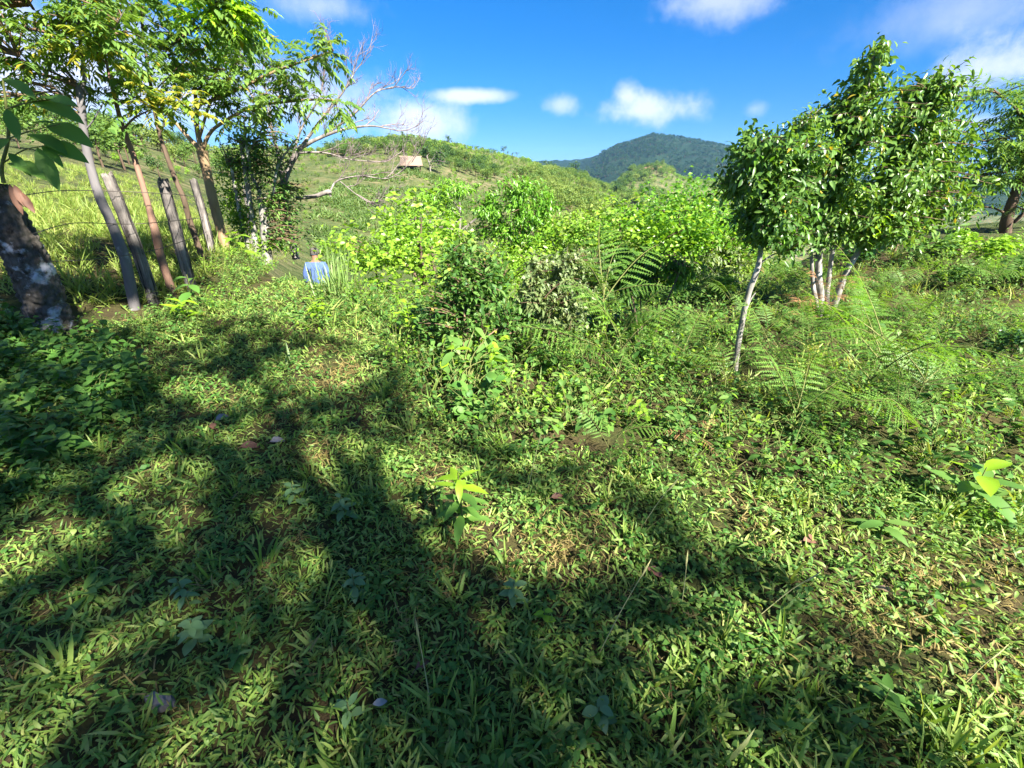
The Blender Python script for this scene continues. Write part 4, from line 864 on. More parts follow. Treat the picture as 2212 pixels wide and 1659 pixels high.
# ------------------------------------------------------------------ far trees
PARTS = {}
def far_tree(kind, leaf, trunkmat='bark_brown', nl=420, size=.1):
    """a tree of unit height; leaves gathered in clumps with gaps"""
    pr = []
    if kind == 'bush': C = [((R.uniform(-.3, .3), R.uniform(-.3, .3), R.uniform(.3, .72)), (.26, .26, .22), 1) for _ in range(8)]; th, tr = .3, .03
    elif kind == 'umbrella': C = [((R.uniform(-.42, .42), R.uniform(-.42, .42), R.uniform(.72, .9)), (.24, .24, .08), 1) for _ in range(9)]; th, tr = .75, .022
    elif kind == 'tall': C = [((R.uniform(-.13, .13), R.uniform(-.13, .13), R.uniform(.42, .88)), (.15, .15, .14), 1) for _ in range(7)]; th, tr = .7, .018
    else: C = [((R.uniform(-.28, .28), R.uniform(-.28, .28), R.uniform(.48, .82)), (.22, .22, .17), 1) for _ in range(9)]; th, tr = .55, .026
    base = curve([(0, 0, -.06), (R.normal(0, .02), R.normal(0, .02), th * .6), (R.normal(0, .04), R.normal(0, .04), th)], 3); addtube(pr, base, np.linspace(tr, tr * .5, len(base)), 5, mi=1)
    for c in C[:6]:
        s = curve([base[len(base) // 2], (np.array(c[0]) + base[-1]) / 2, np.array(c[0])], 2); addtube(pr, s, np.linspace(tr * .45, tr * .15, len(s)), 4, mi=1)
    P = crown_points([(np.array(c), np.array(r), w) for c, r, w in C], nl); n = len(P)
    V, F = leaves(P, rdir(n, -.5, .6), np.array([0, 0, .7]) + rdir(n) * .8, R.uniform(.6, 1.3, n) * size, R.uniform(.7, 1.2, n) * size * .55, LOW, .3, .12)
    full = mesh(kind + '_tree', pr + [(V, F, 0)], [M[leaf], M[trunkmat]])
    PARTS[full.name] = (mesh('trunk', [(p[0], p[1], 0) for p in pr], M[trunkmat]), mesh('crown', [(V, F)], M[leaf])); return full
def plant(name, full):
    tm, cm = PARTS[full.name]; t = bpy.data.objects.new(name, None); t.empty_display_size = .1; link(t); ob('trunk', tm, t); ob('crown', cm, t, kind='stuff'); return t
FT = {k: [far_tree(a, l, nl=nl, size=s) for a, l, nl, s in v] for k, v in dict(
    olive=[('bush', 'far2', 620, .085), ('bush', 'far2', 620, .085), ('round', 'far2', 620, .085), ('bush', 'far', 620, .085), ('round', 'far', 620, .085)],
    green=[('bush', 'far', 520, .09), ('round', 'far', 520, .09), ('round', 'fardark', 520, .09), ('bush', 'far2', 520, .09)],
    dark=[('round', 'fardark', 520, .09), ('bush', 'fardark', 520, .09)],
    near=[('bush', 'far2', 1800, .042), ('bush', 'shrub', 1800, .042), ('round', 'droop', 1700, .042), ('bush', 'drooplit', 1700, .04)],
    scrub=[('bush', 'far2', 240, .13), ('bush', 'far', 240, .13), ('bush', 'drooplit', 200, .13)],
    ridge=[('round', 'fardark', 260, .10), ('tall', 'fardark', 200, .09), ('umbrella', 'fardark', 220, .09), ('tall', 'far', 200, .09)]).items()}
def stand(polys, dens, far, near, size, kinds, single, name, label, group, massname, masslabel, cat='tree', fade=None):
    """trees inside measured outlines: the largest seen ones singly, the rest as one mass"""
    P = np.vstack([region(p, dens, far, near, fade) for p in polys]); r = np.hypot(P[:, 0], P[:, 1]); P = P[(r >= near) & (r <= far)]
    h = R.uniform(*size, len(P)); o = np.argsort(-h / np.hypot(P[:, 0], P[:, 1])); P, h = P[o], h[o]
    made = []; bc = Wr(1412, 384, 520); k = np.hypot(P[:, 0] - bc[0], P[:, 1] - bc[1]) > 30; P, h = P[k], h[k]
    for p, s in zip(P[:single], h[:single]):
        t = props(plant(name, kinds[R.integers(len(kinds))]), label, cat, group); made.append(t); t.location = tuple(p); t.rotation_euler = (0, 0, R.uniform(0, 6.28)); t.scale = (s * R.uniform(.85, 1.2), s * R.uniform(.85, 1.2), s)
    if made: label_rows(made, *label.split('|'))
    scatter(massname, masslabel, 'woods', P[single:], h[single:], kinds, .05)
stand([[(1135, 400), (1180, 388), (1250, 388), (1340, 410), (1430, 470), (1600, 560), (1640, 640), (1420, 640), (1190, 560), (1120, 500)]], .11, 170, 26, (2.2, 4.2), FT['olive'], 90,
      'slope_shrub', 'olive green bushy tree|the middle slope', 'bushy trees on the middle slope', 'slope_woods', 'olive bushy woods covering the middle slope right of the field')
stand([[(1130, 380), (1250, 372), (1320, 395), (1330, 420), (1200, 400), (1120, 395)]], .03, 330, 150, (3, 6), FT['olive'], 0, '', '', '', 'ridge_woods', 'olive scrub along the low ridge under the mountain')
stand([[(640, 372), (700, 335), (790, 318), (880, 318), (960, 332), (1030, 352), (1080, 378), (1060, 415), (960, 372), (880, 352), (780, 362)]], .13, 300, 128, (2.0, 4.0), FT['green'], 40,
      'hill_tree', 'green tree|the hill behind the hut', 'trees on the hill behind the hut', 'hill_woods', 'green bushy woods on the hill behind the thatched hut')
stand([[(1290, 398), (1360, 372), (1420, 358), (1470, 372), (1400, 400), (1440, 430), (1500, 470), (1590, 540), (1600, 570), (1480, 530), (1380, 460)], [(1540, 380), (1620, 420), (1620, 520), (1560, 470)]], .011, 720, 180, (4, 8.5), FT['green'], 30,
      'valley_tree', 'green tree|the far valley side', 'trees across the valley', 'valley_woods', 'green woods across the valley below the mountain')
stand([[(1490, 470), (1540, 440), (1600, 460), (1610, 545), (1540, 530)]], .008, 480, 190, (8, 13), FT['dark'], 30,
      'grove_tree', 'tall dark tree|the valley grove', 'dark trees of the valley grove', 'grove', 'dark shaded grove low in the valley')  # grove leaves coloured darker to stand in for the valley shadow
stand([[(-80, 345), (-80, 270), (120, 262), (330, 312), (600, 330), (600, 372), (420, 395), (260, 372), (100, 340)]], .05, 120, 34, (1.5, 3.5), FT['green'], 40,
      'pasture_shrub', 'green shrub|the hillside beyond the pasture', 'shrubs beyond the pasture', 'hillside_shrubbery', 'leafy shrubbery along the top of the left hillside', cat='shrub')
stand([[(700, 640), (760, 575), (880, 585), (990, 540), (1130, 500), (1300, 540), (1560, 580), (1560, 660), (1300, 680), (1000, 690)]], 1.5, 26, 7.6, (1.3, 2.7), FT['near'], 90,
      'slope_bush', 'green bush|the near slope below the thicket', 'bushes on the near slope', 'slope_scrub', 'green scrub on the near slope below the thicket', cat='shrub')
P = region([(1220, 420), (1300, 330), (1420, 290), (1580, 320), (1640, 430)], .0016, 2100, 1150); P2 = region([(1640, 400), (2300, 380), (2300, 470), (1640, 470)], .0008, 2100, 900)
scatter('mountain_forest', 'dense forest clothing the blue mountain', 'forest', np.vstack([P, P2])[:7000], R.uniform(8, 15, len(P) + len(P2))[:7000], [far_tree('round', 'mountleaf', nl=160, size=.16), far_tree('bush', 'mountleaf', nl=160, size=.16)], .05)

def ridge_point(px, py, r0, r1):
    d = ray(px, py); d = d[:2] / math.hypot(d[0], d[1]); rs = np.linspace(r0, r1, 200); z = H(d[0] * rs, d[1] * rs); k = np.argmax((z - EYE[2]) / rs); return np.array([d[0] * rs[k], d[1] * rs[k], z[k]])
def crest(px, py, hpx, kind, label, r0=130, r1=400, group='trees along the skyline ridge'):
    p = ridge_point(px, py, r0, r1); h = hpx / FPX * np.linalg.norm(p - EYE)
    t = props(plant('ridge_tree', FT['ridge'][kind]), label, 'tree', group); t.location = tuple(p - [0, 0, .3]); t.rotation_euler = (0, 0, R.uniform(0, 6)); t.scale = (h, h, h)
crest(871, 300, 13, 0, 'rounded dark tree on the very top of the hill above the hut')
crest(970, 320, 20, 0, 'tallest tree on the descending skyline right of the hilltop'); crest(1088, 335, 17, 0, 'broad dark tree where the skyline ridge turns grassy')
crest(1182, 362, 22, 0, 'broad ridge tree at the left of the skyline clump by the mountain foot'); crest(1196, 362, 20, 2, 'flat-topped ridge tree second in the skyline clump by the mountain foot'); crest(1220, 366, 15, 2, 'low ridge tree in the middle of the skyline clump by the mountain foot')
crest(1243, 366, 30, 0, 'tallest tree of the skyline clump next to the mountain foot'); crest(1253, 367, 18, 2, 'low dark tree touching the mountain outline'); crest(1206, 369, 14, 0, 'short dark tree below the skyline clump by the mountain foot')
for i, px in enumerate([886, 897, 910, 918, 927, 936, 985, 992, 1002, 1011, 1020, 1031, 1043, 1056, 1063, 1070, 1078, 1097, 1107, 1117, 1128, 1137, 1147, 845, 820, 800, 775]):
    crest(px, 325, R.uniform(6, 11), [1, 3, 0, 2][i % 4], '')
sk = sorted([o for o in COL.objects if o.name.startswith('ridge_tree') and not o.get('label')], key=lambda o: project(np.array(o.location))[0][0])
for i, o in enumerate(sk): o['label'] = 'tiny tree on the skyline ridge above the field, %s from its left end' % ((NTH + ['twenty-first', 'twenty-second', 'twenty-third', 'twenty-fourth', 'twenty-fifth', 'twenty-sixth', 'twenty-seventh'])[i])

# ------------------------------------------------------------------ hut, its tree, palms, bare soil
def hut():
    b = ground(889, 366); k = np.linalg.norm(b - EYE) / FPX; w = 42 * k; hh = 21 * k; dp = w * .8
    az = math.atan2(-b[0], b[1]); t = thing('thatched_hut', 'small open hut with a pale thatched roof at the top of the field', 'hut', b, None, az)
    e = hh * .42
    for sx in (-1, 1):
        for sy in (-1, 1): q = []; addtube(q, [(sx * w * .4, sy * dp * .36, -.6), (sx * w * .4, sy * dp * .36, e * 1.1)], .09, 6); mo('post', q, M['bark_brown'], t)
    def slab(o, n, th):   # quad corners o, with thickness along n
        o = np.array(o); n = np.array(n) * th; V = np.vstack([o, o - n]); F = [(0, 1, 2, 3), (7, 6, 5, 4), (0, 4, 5, 1), (1, 5, 6, 2), (2, 6, 7, 3), (3, 7, 4, 0)]; return (V, np.array(F))
    rf = bpy.data.objects.new('roof', None); link(rf, t)
    for s in (-1, 1):
        nc = 6
        for c in range(nc):
            a, bb = c / nc, min(1.03, (c + 1.35) / nc)
            def pt(f, x): return (x * w * (.46 + .05 * f), s * dp * .56 * f, hh - (hh - e * .8) * f + .03 * (nc - c) * k * 8)
            o = [pt(a, -1), pt(a, 1), pt(bb, 1), pt(bb, -1)]
            if s > 0: o = o[::-1]
            mo('thatch_course', [slab(o, (0, s * .5, .86), .14)], M['thatch'], rf)
    q = []; addtube(q, [(-w * .5, 0, hh + .12), (0, 0, hh + .08), (w * .5, 0, hh + .12)], .16, 7); mo('ridge_bundle', q, M['thatch'], rf)
    mo('floor', [slab([(-w * .42, -dp * .4, .45), (w * .42, -dp * .4, .45), (w * .42, dp * .4, .45), (-w * .42, dp * .4, .45)], (0, 0, 1), .1)], M['bark_brown'], t)
    mo('wall', [slab([(-w * .42, dp * .37, .45), (w * .42, dp * .37, .45), (w * .42, dp * .37, e), (-w * .42, dp * .37, e)], (0, 1, 0), .08)], M['thatch'], t)
m, nt, bs = newmat('dry_thatch'); nn = noise(nt, 6, 6, .7, stretch=(3, .6, .6)); nt.links.new(ramp(nt, nn, [(.3, (.14, .10, .075)), (.6, (.27, .20, .155)), (.8, (.36, .28, .22))]), bs.inputs['Base Color']); bs.inputs['Roughness'].default_value = .95; bump(nt, bs, nn, .8, .05); M['thatch'] = m
hut()
b = ground(930, 370); d = b[1]
tree('hut_tree', 'flat-crowned tree with two pale stems right beside the thatched hut', b, d, [(930, 374), (928, 355), (922, 338)], [3.2, 2.6, 2], [([(928, 352), (938, 338), (950, 330)], [2, 1.6, 1]), ([(924, 342), (915, 330), (908, 326)], [2, 1.2, 1])],
     [(918, 326, 20, 7, 2, 0), (945, 330, 22, 12, 2, 0), (958, 345, 18, 16, 2, .5), (940, 348, 14, 10, 2, .5), (930, 318, 20, 6, 2, 0)], 60, 26, 'low', .42, .2, 'bark_dead', 'fardark', spread=1.2, tw_r=.05)
def palm(px, py, crown_px, hpx, label, r):
    p = Wr(px, py, r); p = on(p[0], p[1]); k = np.linalg.norm(p - EYE) / FPX; top = hpx * k; L = crown_px * k
    u, v, _ = project(p)
    t = thing('palm', label, 'palm tree', p, 'palms on the wooded slope')
    h = max(1.2, (float(v[0]) - py) * k); q = []; s = curve([(0, 0, -.3), (.1 * h, 0, h * .5), (.14 * h, 0, h)], 4); addtube(q, s, np.linspace(.16, .11, len(s)), 7); mo('trunk', q, M['bark_dead'], t, True)
    o = s[-1]
    for i in range(13):
        a = i * 2.4; el = R.uniform(-.1, 1.0); D = np.array([math.cos(a) * math.cos(el), math.sin(a) * math.cos(el), math.sin(el)]); pr = []
        tt = np.linspace(0, 1, 9); sp = o + D * (L * tt)[:, None] - np.array([0, 0, .75 * L]) * (tt ** 2)[:, None] * .8; addtube(pr, sp, np.linspace(.03, .008, 9), 3)
        n = 16; ts = np.linspace(.15, 1, n); c = o + D * (L * ts)[:, None] - np.array([0, 0, .75 * L]) * (ts ** 2)[:, None] * .8; S = unit(np.cross(D, [0, 0, 1.]))
        for sg in (-1, 1):
            V, F = leaves(c, S * sg + D * .6 - np.array([0, 0, .5]), np.array([0, 0, 1.]) + rdir(n) * .2, L * .28 * (1.1 - .6 * ts), L * .03, LOW, .4, .1); pr.append((V, F, 0))
        mo('frond', pr, M['palm'], t)
palm(1442, 456, 30, 30, 'yellow-green palm standing out of the wooded slope, nearer of the pair', 78)
palm(1372, 432, 24, 16, 'palm half sunk in the wooded slope, higher up than the other', 92)
def bare_patch(px, py, rx, ry, r, label, lift, name='bare_soil'):
    c = Wr(px, py, r); k = r / FPX; n = 26; pts = []; F = []
    a = np.linspace(0, 2 * PI, n, endpoint=False); w = 1 + .3 * np.sin(a * 3 + px) + .2 * R.normal(0, 1, n) * .6
    rt = unit(np.array([c[1], -c[0], 0])); fw = unit(np.array([c[0], c[1], 0])); V = [c]
    for f in (.5, 1.0):
        for i in range(n): V.append(c + rt * math.cos(a[i]) * rx * k * f * w[i] + fw * math.sin(a[i]) * ry * f * w[i])
    V = np.array(V); V[:, 2] = H(V[:, 0], V[:, 1]) + lift; j = np.arange(n)
    mo_ = mo(name, [(V, np.stack([np.zeros(n, int), 1 + (j + 1) % n, 1 + j], -1)[:, ::-1]), (V, np.stack([1 + j, 1 + n + j, 1 + n + (j + 1) % n, 1 + (j + 1) % n], -1))], M['redsoil'], smooth=True); props(mo_, kind='structure')
m, nt, bs = newmat('bare_red_earth'); nn = noise(nt, .8, 6, .7); nt.links.new(ramp(nt, nn, [(.35, (.20, .085, .05)), (.65, (.36, .19, .12))]), bs.inputs['Base Color']); bs.inputs['Roughness'].default_value = .95; bump(nt, bs, nn, .8, .4); M['redsoil'] = m
bare_patch(1412, 384, 22, 26, 520, '', 1.2)
P = np.vstack([region([(-80, 250), (400, 290), (870, 290), (1170, 355), (1320, 390), (1640, 380), (1640, 560), (1100, 560), (1000, 400), (870, 355), (700, 385), (640, 560), (560, 420), (-80, 420)], .11, 320, 40), region([(1270, 360), (1640, 360), (1640, 560), (1270, 560)], .02, 700, 200)])
scatter('hill_scrub', 'low rough scrub dotted over the far hillsides', 'scrub', P, R.uniform(.5, 1.5, len(P)) * np.clip(np.hypot(P[:, 0], P[:, 1]) / 150, .6, 2.5), FT['scrub'], .1)

# ------------------------------------------------------------------ the planted field
CROP = [mesh('crop', [(*p_grass(9, .75, .075, .05, (.15, .95), prof=BLADE, droop=.5), 0)], M['crop']) for _ in range(4)]
P = region([(690, 410), (760, 378), (880, 366), (962, 384), (1020, 440), (990, 520), (960, 575), (690, 575), (670, 490)], 1.5, 112, 38)
P = P[fbm(P[:, 0] / 9, P[:, 1] / 9, 3, 5) > -.13]
scatter('field_crop', 'young planted crop covering the whole sloping field below the hut', 'crop', P, R.uniform(1.0, 1.9, len(P)), CROP, .15)
# ------------------------------------------------------------------ ground cover
def two(parts, a, b='stem'): return mesh('tuft', parts, [M[a], M[b]])
GR = [two([(*p_grass(16, .048, .0070, .10), 0)], 'grass') for _ in range(5)] + [two([(*p_grass(15, .042, .0098, .11, (.7, 1.45), prof=LANCE), 0)], 'lawnleaf') for _ in range(5)]
GD = [two([(*p_grass(20, .06, .0045, .09, (.7, 1.5)), 0)], 'dry') for _ in range(3)]
HB = [two(p_herb(18, .055, .030, .016, MID, .05), 'weed') for _ in range(3)] + [two(p_herb(12, .04, .024, .018, OVAL, .05), 'lawnleaf') for _ in range(2)]
GB = [two([(*p_grass(12, .13, .009, .03, (.15, .9)), 0)], 'grass') for _ in range(2)]
LAWN = [(-80, 740), (330, 690), (540, 640), (640, 590), (720, 600), (860, 720), (900, 880), (1050, 950), (1300, 1000), (1500, 1050), (1750, 1040), (2000, 1060), (2300, 1060), (2300, 1760), (-80, 1760)]
P = region(LAWN, 900, 9.5, .25, fade=2.4)
u, v, _ = project(P); x, y = P[:, 0], P[:, 1]
dryness = fbm(x * 1.3, y * 1.3, 4, 31) + .7 * sum(np.exp(-((u - a) / c) ** 2 - ((v - b) / e) ** 2) for a, b, c, e in [(2100, 1250, 120, 60), (1150, 1200, 190, 70), (720, 800, 90, 45), (480, 850, 70, 40), (1880, 1380, 150, 60), (1580, 1110, 110, 50), (950, 1060, 70, 60), (700, 990, 60, 40), (2100, 1500, 120, 60), (650, 1190, 40, 40), (900, 1400, 60, 60)])
bare = np.zeros(len(P))
for (a, b), (c, e), wd in [((150, 1659), (330, 1480), 26), ((330, 1480), (560, 1190), 22), ((560, 1190), (630, 1080), 30), ((340, 1110), (420, 1100), 30)]:
    dx, dy = c - a, e - b; t = np.clip(((u - a) * dx + (v - b) * dy) / (dx * dx + dy * dy), 0, 1); bare = np.maximum(bare, np.exp(-(np.hypot(u - a - t * dx, v - b - t * dy) / wd) ** 2))
keep = R.random(len(P)) > np.clip(bare * .75 + np.clip(dryness - .25, 0, .35), 0, .9)
P, dryness = P[keep], dryness[keep]; r = np.hypot(P[:, 0], P[:, 1]); sc = R.uniform(.7, 1.3, len(P)) * (1 + .07 * r)
q = R.random(len(P)); isdry = q < np.clip(dryness * .9, .03, .6); hp = fbm(P[:, 0] * .9 + 7, P[:, 1] * .9, 3, 55); isherb = ~isdry & (R.random(len(P)) < np.clip(.16 + hp, .05, .6)); rest = ~isdry & ~isherb; long_ = rest & (R.random(len(P)) < .02)
rest &= ~long_
scatter('short_grass', 'short green grass of the trodden clearing', 'grass', P[rest], sc[rest], GR, .3)
scatter('dry_grass', 'bleached dry grass in worn patches of the clearing', 'grass', P[isdry], sc[isdry] * .9, GD, .3)
scatter('ground_herbs', 'tiny leafy herbs among the short grass', 'herbs', P[isherb], sc[isherb], HB, .3)
scatter('grass_tufts', 'longer green blades standing out of the short grass', 'grass', P[long_], sc[long_], GB, .2)
# longer grass at the bottom of the view
P = region([(900, 1480), (1200, 1380), (1500, 1420), (1750, 1480), (2300, 1560), (2300, 1760), (500, 1760), (600, 1560)], 70, 2.2, .25)
scatter('long_grass', 'long arching grass at the bottom of the view', 'grass', P, R.uniform(.7, 1.4, len(P)), GB, .3)
# broad weeds at the left, under the fence and on the thicket floor
WD = [two(p_herb(18, .20, .075, .05, HEART, .10, .2), 'weed') for _ in range(3)] + [two(p_herb(18, .17, .06, .034, OVAL, .09, .3), 'weed') for _ in range(2)]
P = region([(-80, 700), (60, 700), (170, 735), (260, 760), (300, 840), (285, 930), (190, 960), (120, 1040), (-80, 1120)], 95, 6.5, 1)
scatter('left_weeds', 'broad-leaved weeds crowding the shaded left edge', 'weeds', P, R.uniform(.6, 1.25, len(P)), WD, .2)
P = region([(-80, 1050), (150, 1040), (300, 980), (420, 1000), (380, 1250), (120, 1300), (-80, 1330)], 9, 4, .5)
scatter('scattered_weeds', 'scattered leafy weeds in the shaded grass', 'weeds', P, R.uniform(.35, .7, len(P)), WD, .2)
P = region([(160, 720), (330, 690), (430, 620), (470, 550), (600, 560), (560, 610), (520, 650), (480, 690), (420, 730), (300, 750)], 42, 12, 4)
HB2 = [two(p_herb(30, .22, .055, .026, MID, .13, .3), 'shrub') for _ in range(2)] + [two(p_herb(30, .17, .042, .014, LANCE, .13, .4), 'shrub') for _ in range(2)] + [two(p_herb(24, .16, .038, .022, OVAL, .11, .3), 'weed')] + [two([(*p_grass(16, .20, .009, .08, (.2, 1.2)), 0)], 'grass'), two(p_herb(30, .26, .05, .02, LANCE, .12, .5), 'drooplit')]
scatter('fence_weeds', 'leafy weeds along the foot of the fence', 'weeds', P, R.uniform(.6, 1.2, len(P)), HB2, .2)
P = region([(690, 600), (760, 560), (900, 620), (1000, 640), (1430, 640), (1500, 900), (1480, 1020), (1300, 1000), (1060, 955), (905, 885), (860, 790), (800, 700), (690, 720)], 85, 11, 2.6, fade=6)
scatter('thicket_herbs', 'leafy undergrowth on the floor of the thicket', 'undergrowth', P, R.uniform(.6, 1.6, len(P)), HB2 + WD[4:], .3)
HB3 = HB2 + [two(p_herb(24, .16, .05, .022, LANCE, .12, .4), 'shrub') for _ in range(2)] + [two([(*p_grass(18, .22, .012, .06, (.2, 1.1)), 0)], 'tall')]
P = region([(1420, 700), (1500, 630), (1640, 610), (1800, 560), (2300, 520), (2300, 1070), (1750, 1060), (1480, 1040)], 78, 12, 2.2, fade=5)
scatter('bank_herbs', 'leafy undergrowth between the ferns of the right bank', 'undergrowth', P, R.uniform(.6, 1.4, len(P)), HB3, .25)
P = region([(860, 800), (900, 870), (1050, 940), (1300, 985), (1420, 990), (1420, 1060), (1280, 1020), (1040, 975), (880, 905)], 90, 6, 1.5)
scatter('path_edge_herbs', 'low herbs where the thicket meets the grass', 'undergrowth', P, R.uniform(.4, .9, len(P)), HB2, .25)
P = region([(1420, 960), (1700, 1000), (2000, 1020), (2300, 1020), (2300, 1180), (1900, 1130), (1600, 1090), (1430, 1050)], 60, 5, 1.4)
scatter('edge_herbs', 'low sunlit herbs along the edge of the fern bank', 'undergrowth', P, R.uniform(.35, .8, len(P)), HB3, .25)
# pasture beyond the fence
TG = [two([(*p_grass(22, .38, .012, .10, (.1, 1.0), droop=.5), 0)], 'tall') for _ in range(4)]
P = region([(-100, 720), (-100, 330), (100, 340), (260, 375), (420, 395), (560, 420), (640, 470), (640, 570), (480, 560), (420, 630), (330, 680), (150, 700)], 26, 42, 5.2, fade=11)
r = np.hypot(P[:, 0], P[:, 1]); scatter('pasture_grass', 'tall pale green grass of the pasture beyond the fence', 'grass', P, R.uniform(.6, 1.2, len(P)) * np.clip(1.25 - r / 60, .55, 1.1), TG, .2)
P = region([(640, 600), (640, 520), (900, 560), (1100, 540), (1500, 580), (1640, 600), (1640, 660), (900, 660)], 16, 24, 7, fade=12)
scatter('slope_grass', 'rough grass on the slope falling away beyond the path', 'grass', P, R.uniform(.7, 1.4, len(P)), TG + HB2, .2)
# bushes at the back of the right bank
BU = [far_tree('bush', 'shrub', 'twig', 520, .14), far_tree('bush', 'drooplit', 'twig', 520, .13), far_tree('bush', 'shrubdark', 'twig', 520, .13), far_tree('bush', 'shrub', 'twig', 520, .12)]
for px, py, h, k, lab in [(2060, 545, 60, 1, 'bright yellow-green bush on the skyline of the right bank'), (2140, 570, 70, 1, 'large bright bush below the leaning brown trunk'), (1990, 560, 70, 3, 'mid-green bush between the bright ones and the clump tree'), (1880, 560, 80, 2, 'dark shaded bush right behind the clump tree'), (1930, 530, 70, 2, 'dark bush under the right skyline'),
                          (2200, 610, 70, 0, 'leafy bush at the right edge above the ferns'), (2060, 610, 50, 0, 'green bush in the middle of the right bank'), (1700, 600, 50, 3, 'low bush between the slim trunk and the stem clump'), (1560, 640, 56, 1, 'bright low bush left of the slim trunk'), (1480, 650, 50, 0, 'green low bush right of the dark flat-topped tree'), (2180, 760, 60, 2, 'shaded dark bush at the right edge'), (1640, 590, 50, 3, 'bush behind the slim trunk')]:  # bushes labelled shaded: shade put into a darker leaf colour
    p = ground(px, py + 15); s = h / FPX * axial(p) * 1.15; t = props(plant('bank_bush', BU[k]), lab, 'bush', 'bushes on the right bank'); t.location = tuple(p); t.scale = (s * 1.3, s * 1.3, s); t.rotation_euler = (0, 0, R.uniform(0, 6))

# ------------------------------------------------------------------ tall grass, stalks, fallen leaves, stone
def tall_clump(px, py, n, L, label):
    p = ground(px, py); t = thing('tall_grass_clump', label, 'grass', p)
    for i in range(n):
        a = R.uniform(0, 2 * PI); e = R.uniform(.05, .75); D = np.array([[math.cos(a) * math.sin(e), math.sin(a) * math.sin(e), math.cos(e)]])
        V, F = leaves(np.array([[R.normal(0, .08), R.normal(0, .08), -.02]]), D, np.array([[math.cos(a), math.sin(a), 1.2]]), L * R.uniform(.6, 1.1), .018, [(0, .6), (.25, 1), (.5, .95), (.75, .6), (1, 0)], R.uniform(.05, .7), .12); mo('blade', [(V, F)], M['bamb'], t)
tall_clump(728, 655, 60, 1.0, 'tall clump of pale blue-green cane grass beside the walking man')
tall_clump(600, 790, 9, .26, 'thin upright grass sprouts in the middle of the path')
def stalk(px, py, tx, ty, label, lean=0.0):
    b = ground(px, py); top = W(tx, ty, b[1] + lean); t = thing('grass_stalk', label, 'grass stalk', b, 'single grass stalks'); q = []
    s = curve([b - b, (top - b) * .5 + [0, 0, .02], top - b], 6); addtube(q, s, np.linspace(.0022, .0012, len(s)), 4); mo('stem', q, M['straw'], t)
    d = unit(top - b); V, F = leaves(np.array([top - b - d * .06]), np.array([d]), np.array([[0, -1, .3]]), .09, .007, LANCE, .02, .1); mo('seed_head', [(V, F)], M['straw'], t)
m, nt, bs = newmat('straw'); bs.inputs['Base Color'].default_value = (.36, .36, .16, 1); bs.inputs['Roughness'].default_value = .6; M['straw'] = m
for a in [(1472, 1310, 1485, 1200, 'upright pale grass stalk standing in dappled light right of centre'), (1640, 1330, 1768, 1238, 'longest straw stalk slanting to the right over the sunny edge'), (1140, 1060, 1168, 940, 'thin straight stalk rising in front of the thicket'), (1385, 1140, 1460, 1040, 'slanting stalk at the edge of the shade above the sunny bay'), (1290, 1420, 1400, 1220, 'long stalk leaning right at the bottom centre'), (930, 1520, 900, 1350, 'pale stalk leaning left at the bottom centre'), (2080, 1480, 2170, 1400, 'short straw stalk in the bottom right shade')]: stalk(*a)
def fallen(px, py, L, col, label, rz, curl=.5):
    p = ground(px, py) + [0, 0, .035]; m = M[col]
    V, F = leaves(np.zeros((1, 3)), np.array([[math.cos(rz), math.sin(rz), .18]]), np.array([[.25, -.5, .9]]), L, L * .45, OVAL, curl, .22); t = thing('fallen_leaf', label, 'fallen leaf', p, 'dead leaves lying on the grass'); mo('blade', [(V, F)], m, t, True)
    q = []; addtube(q, [(0, 0, 0), (-math.cos(rz) * L * .3, -math.sin(rz) * L * .3, -.01)], .0015, 4); mo('stalk', q, M['twig'], t)
for a in [(468, 918, .13, 'leaf_grey', 'grey curled dead leaf on the shaded path', 1.0), (455, 928, .09, 'leaf_brown', 'brown leaf half under the grey curled one', -.4), (522, 976, .12, 'leaf_brown', 'dark brown dead leaf right of the grey one on the path', .4), (1395, 1240, .085, 'leaf_red', 'reddish curled dead leaf in the dappled grass', -.5), (1925, 1296, .075, 'leaf_tan', 'pale tan dead leaf in the sunlit grass at the right', 2.2), (808, 1536, .05, 'leaf_pale', 'small whitish leaf in the shaded grass at the bottom', .3),
          (1190, 1086, .09, 'leaf_brown', 'brown dead leaf under the shade edge in the centre', 0.2), (1075, 932, .11, 'leaf_red', 'reddish dead leaf at the toe of the thicket', .1), (585, 965, .10, 'leaf_grey', 'folded grey leaf at the edge of a sun patch', .6), (1730, 1180, .10, 'leaf_brown', 'dark brown leaf in the sun on the right lawn', .2), (900, 1460, .07, 'leaf_red', 'rust-red leaf litter in the small sun spot at the bottom', .8)]: fallen(*a)
def stone(px, py, L, label):
    p = ground(px, py); q = bpy.data.meshes.new('stone'); n = 14; a = np.linspace(0, 2 * PI, n, endpoint=False); w = R.uniform(.75, 1.15, n); V = []
    for f, z in ((1, -.03), (1.0, .012), (.86, .026)): V += [(L * math.cos(t) * f * k, L * .5 * math.sin(t) * f * k, z + R.normal(0, .002)) for t, k in zip(a, w)]
    V.append((0, 0, .028)); V = np.array(V); j = np.arange(n); j2 = (j + 1) % n
    o = mo('stone', [(V, np.vstack([np.stack([s * n + j, s * n + j2, (s + 1) * n + j2, (s + 1) * n + j], -1) for s in (0, 1)])), (V, np.stack([2 * n + j, 2 * n + j2, np.full(n, 3 * n)], -1))], M['stone'], loc=p); o.rotation_euler = (0, 0, R.uniform(-.3, .3)); props(o, label, 'stone', 'flat stones in the grass')
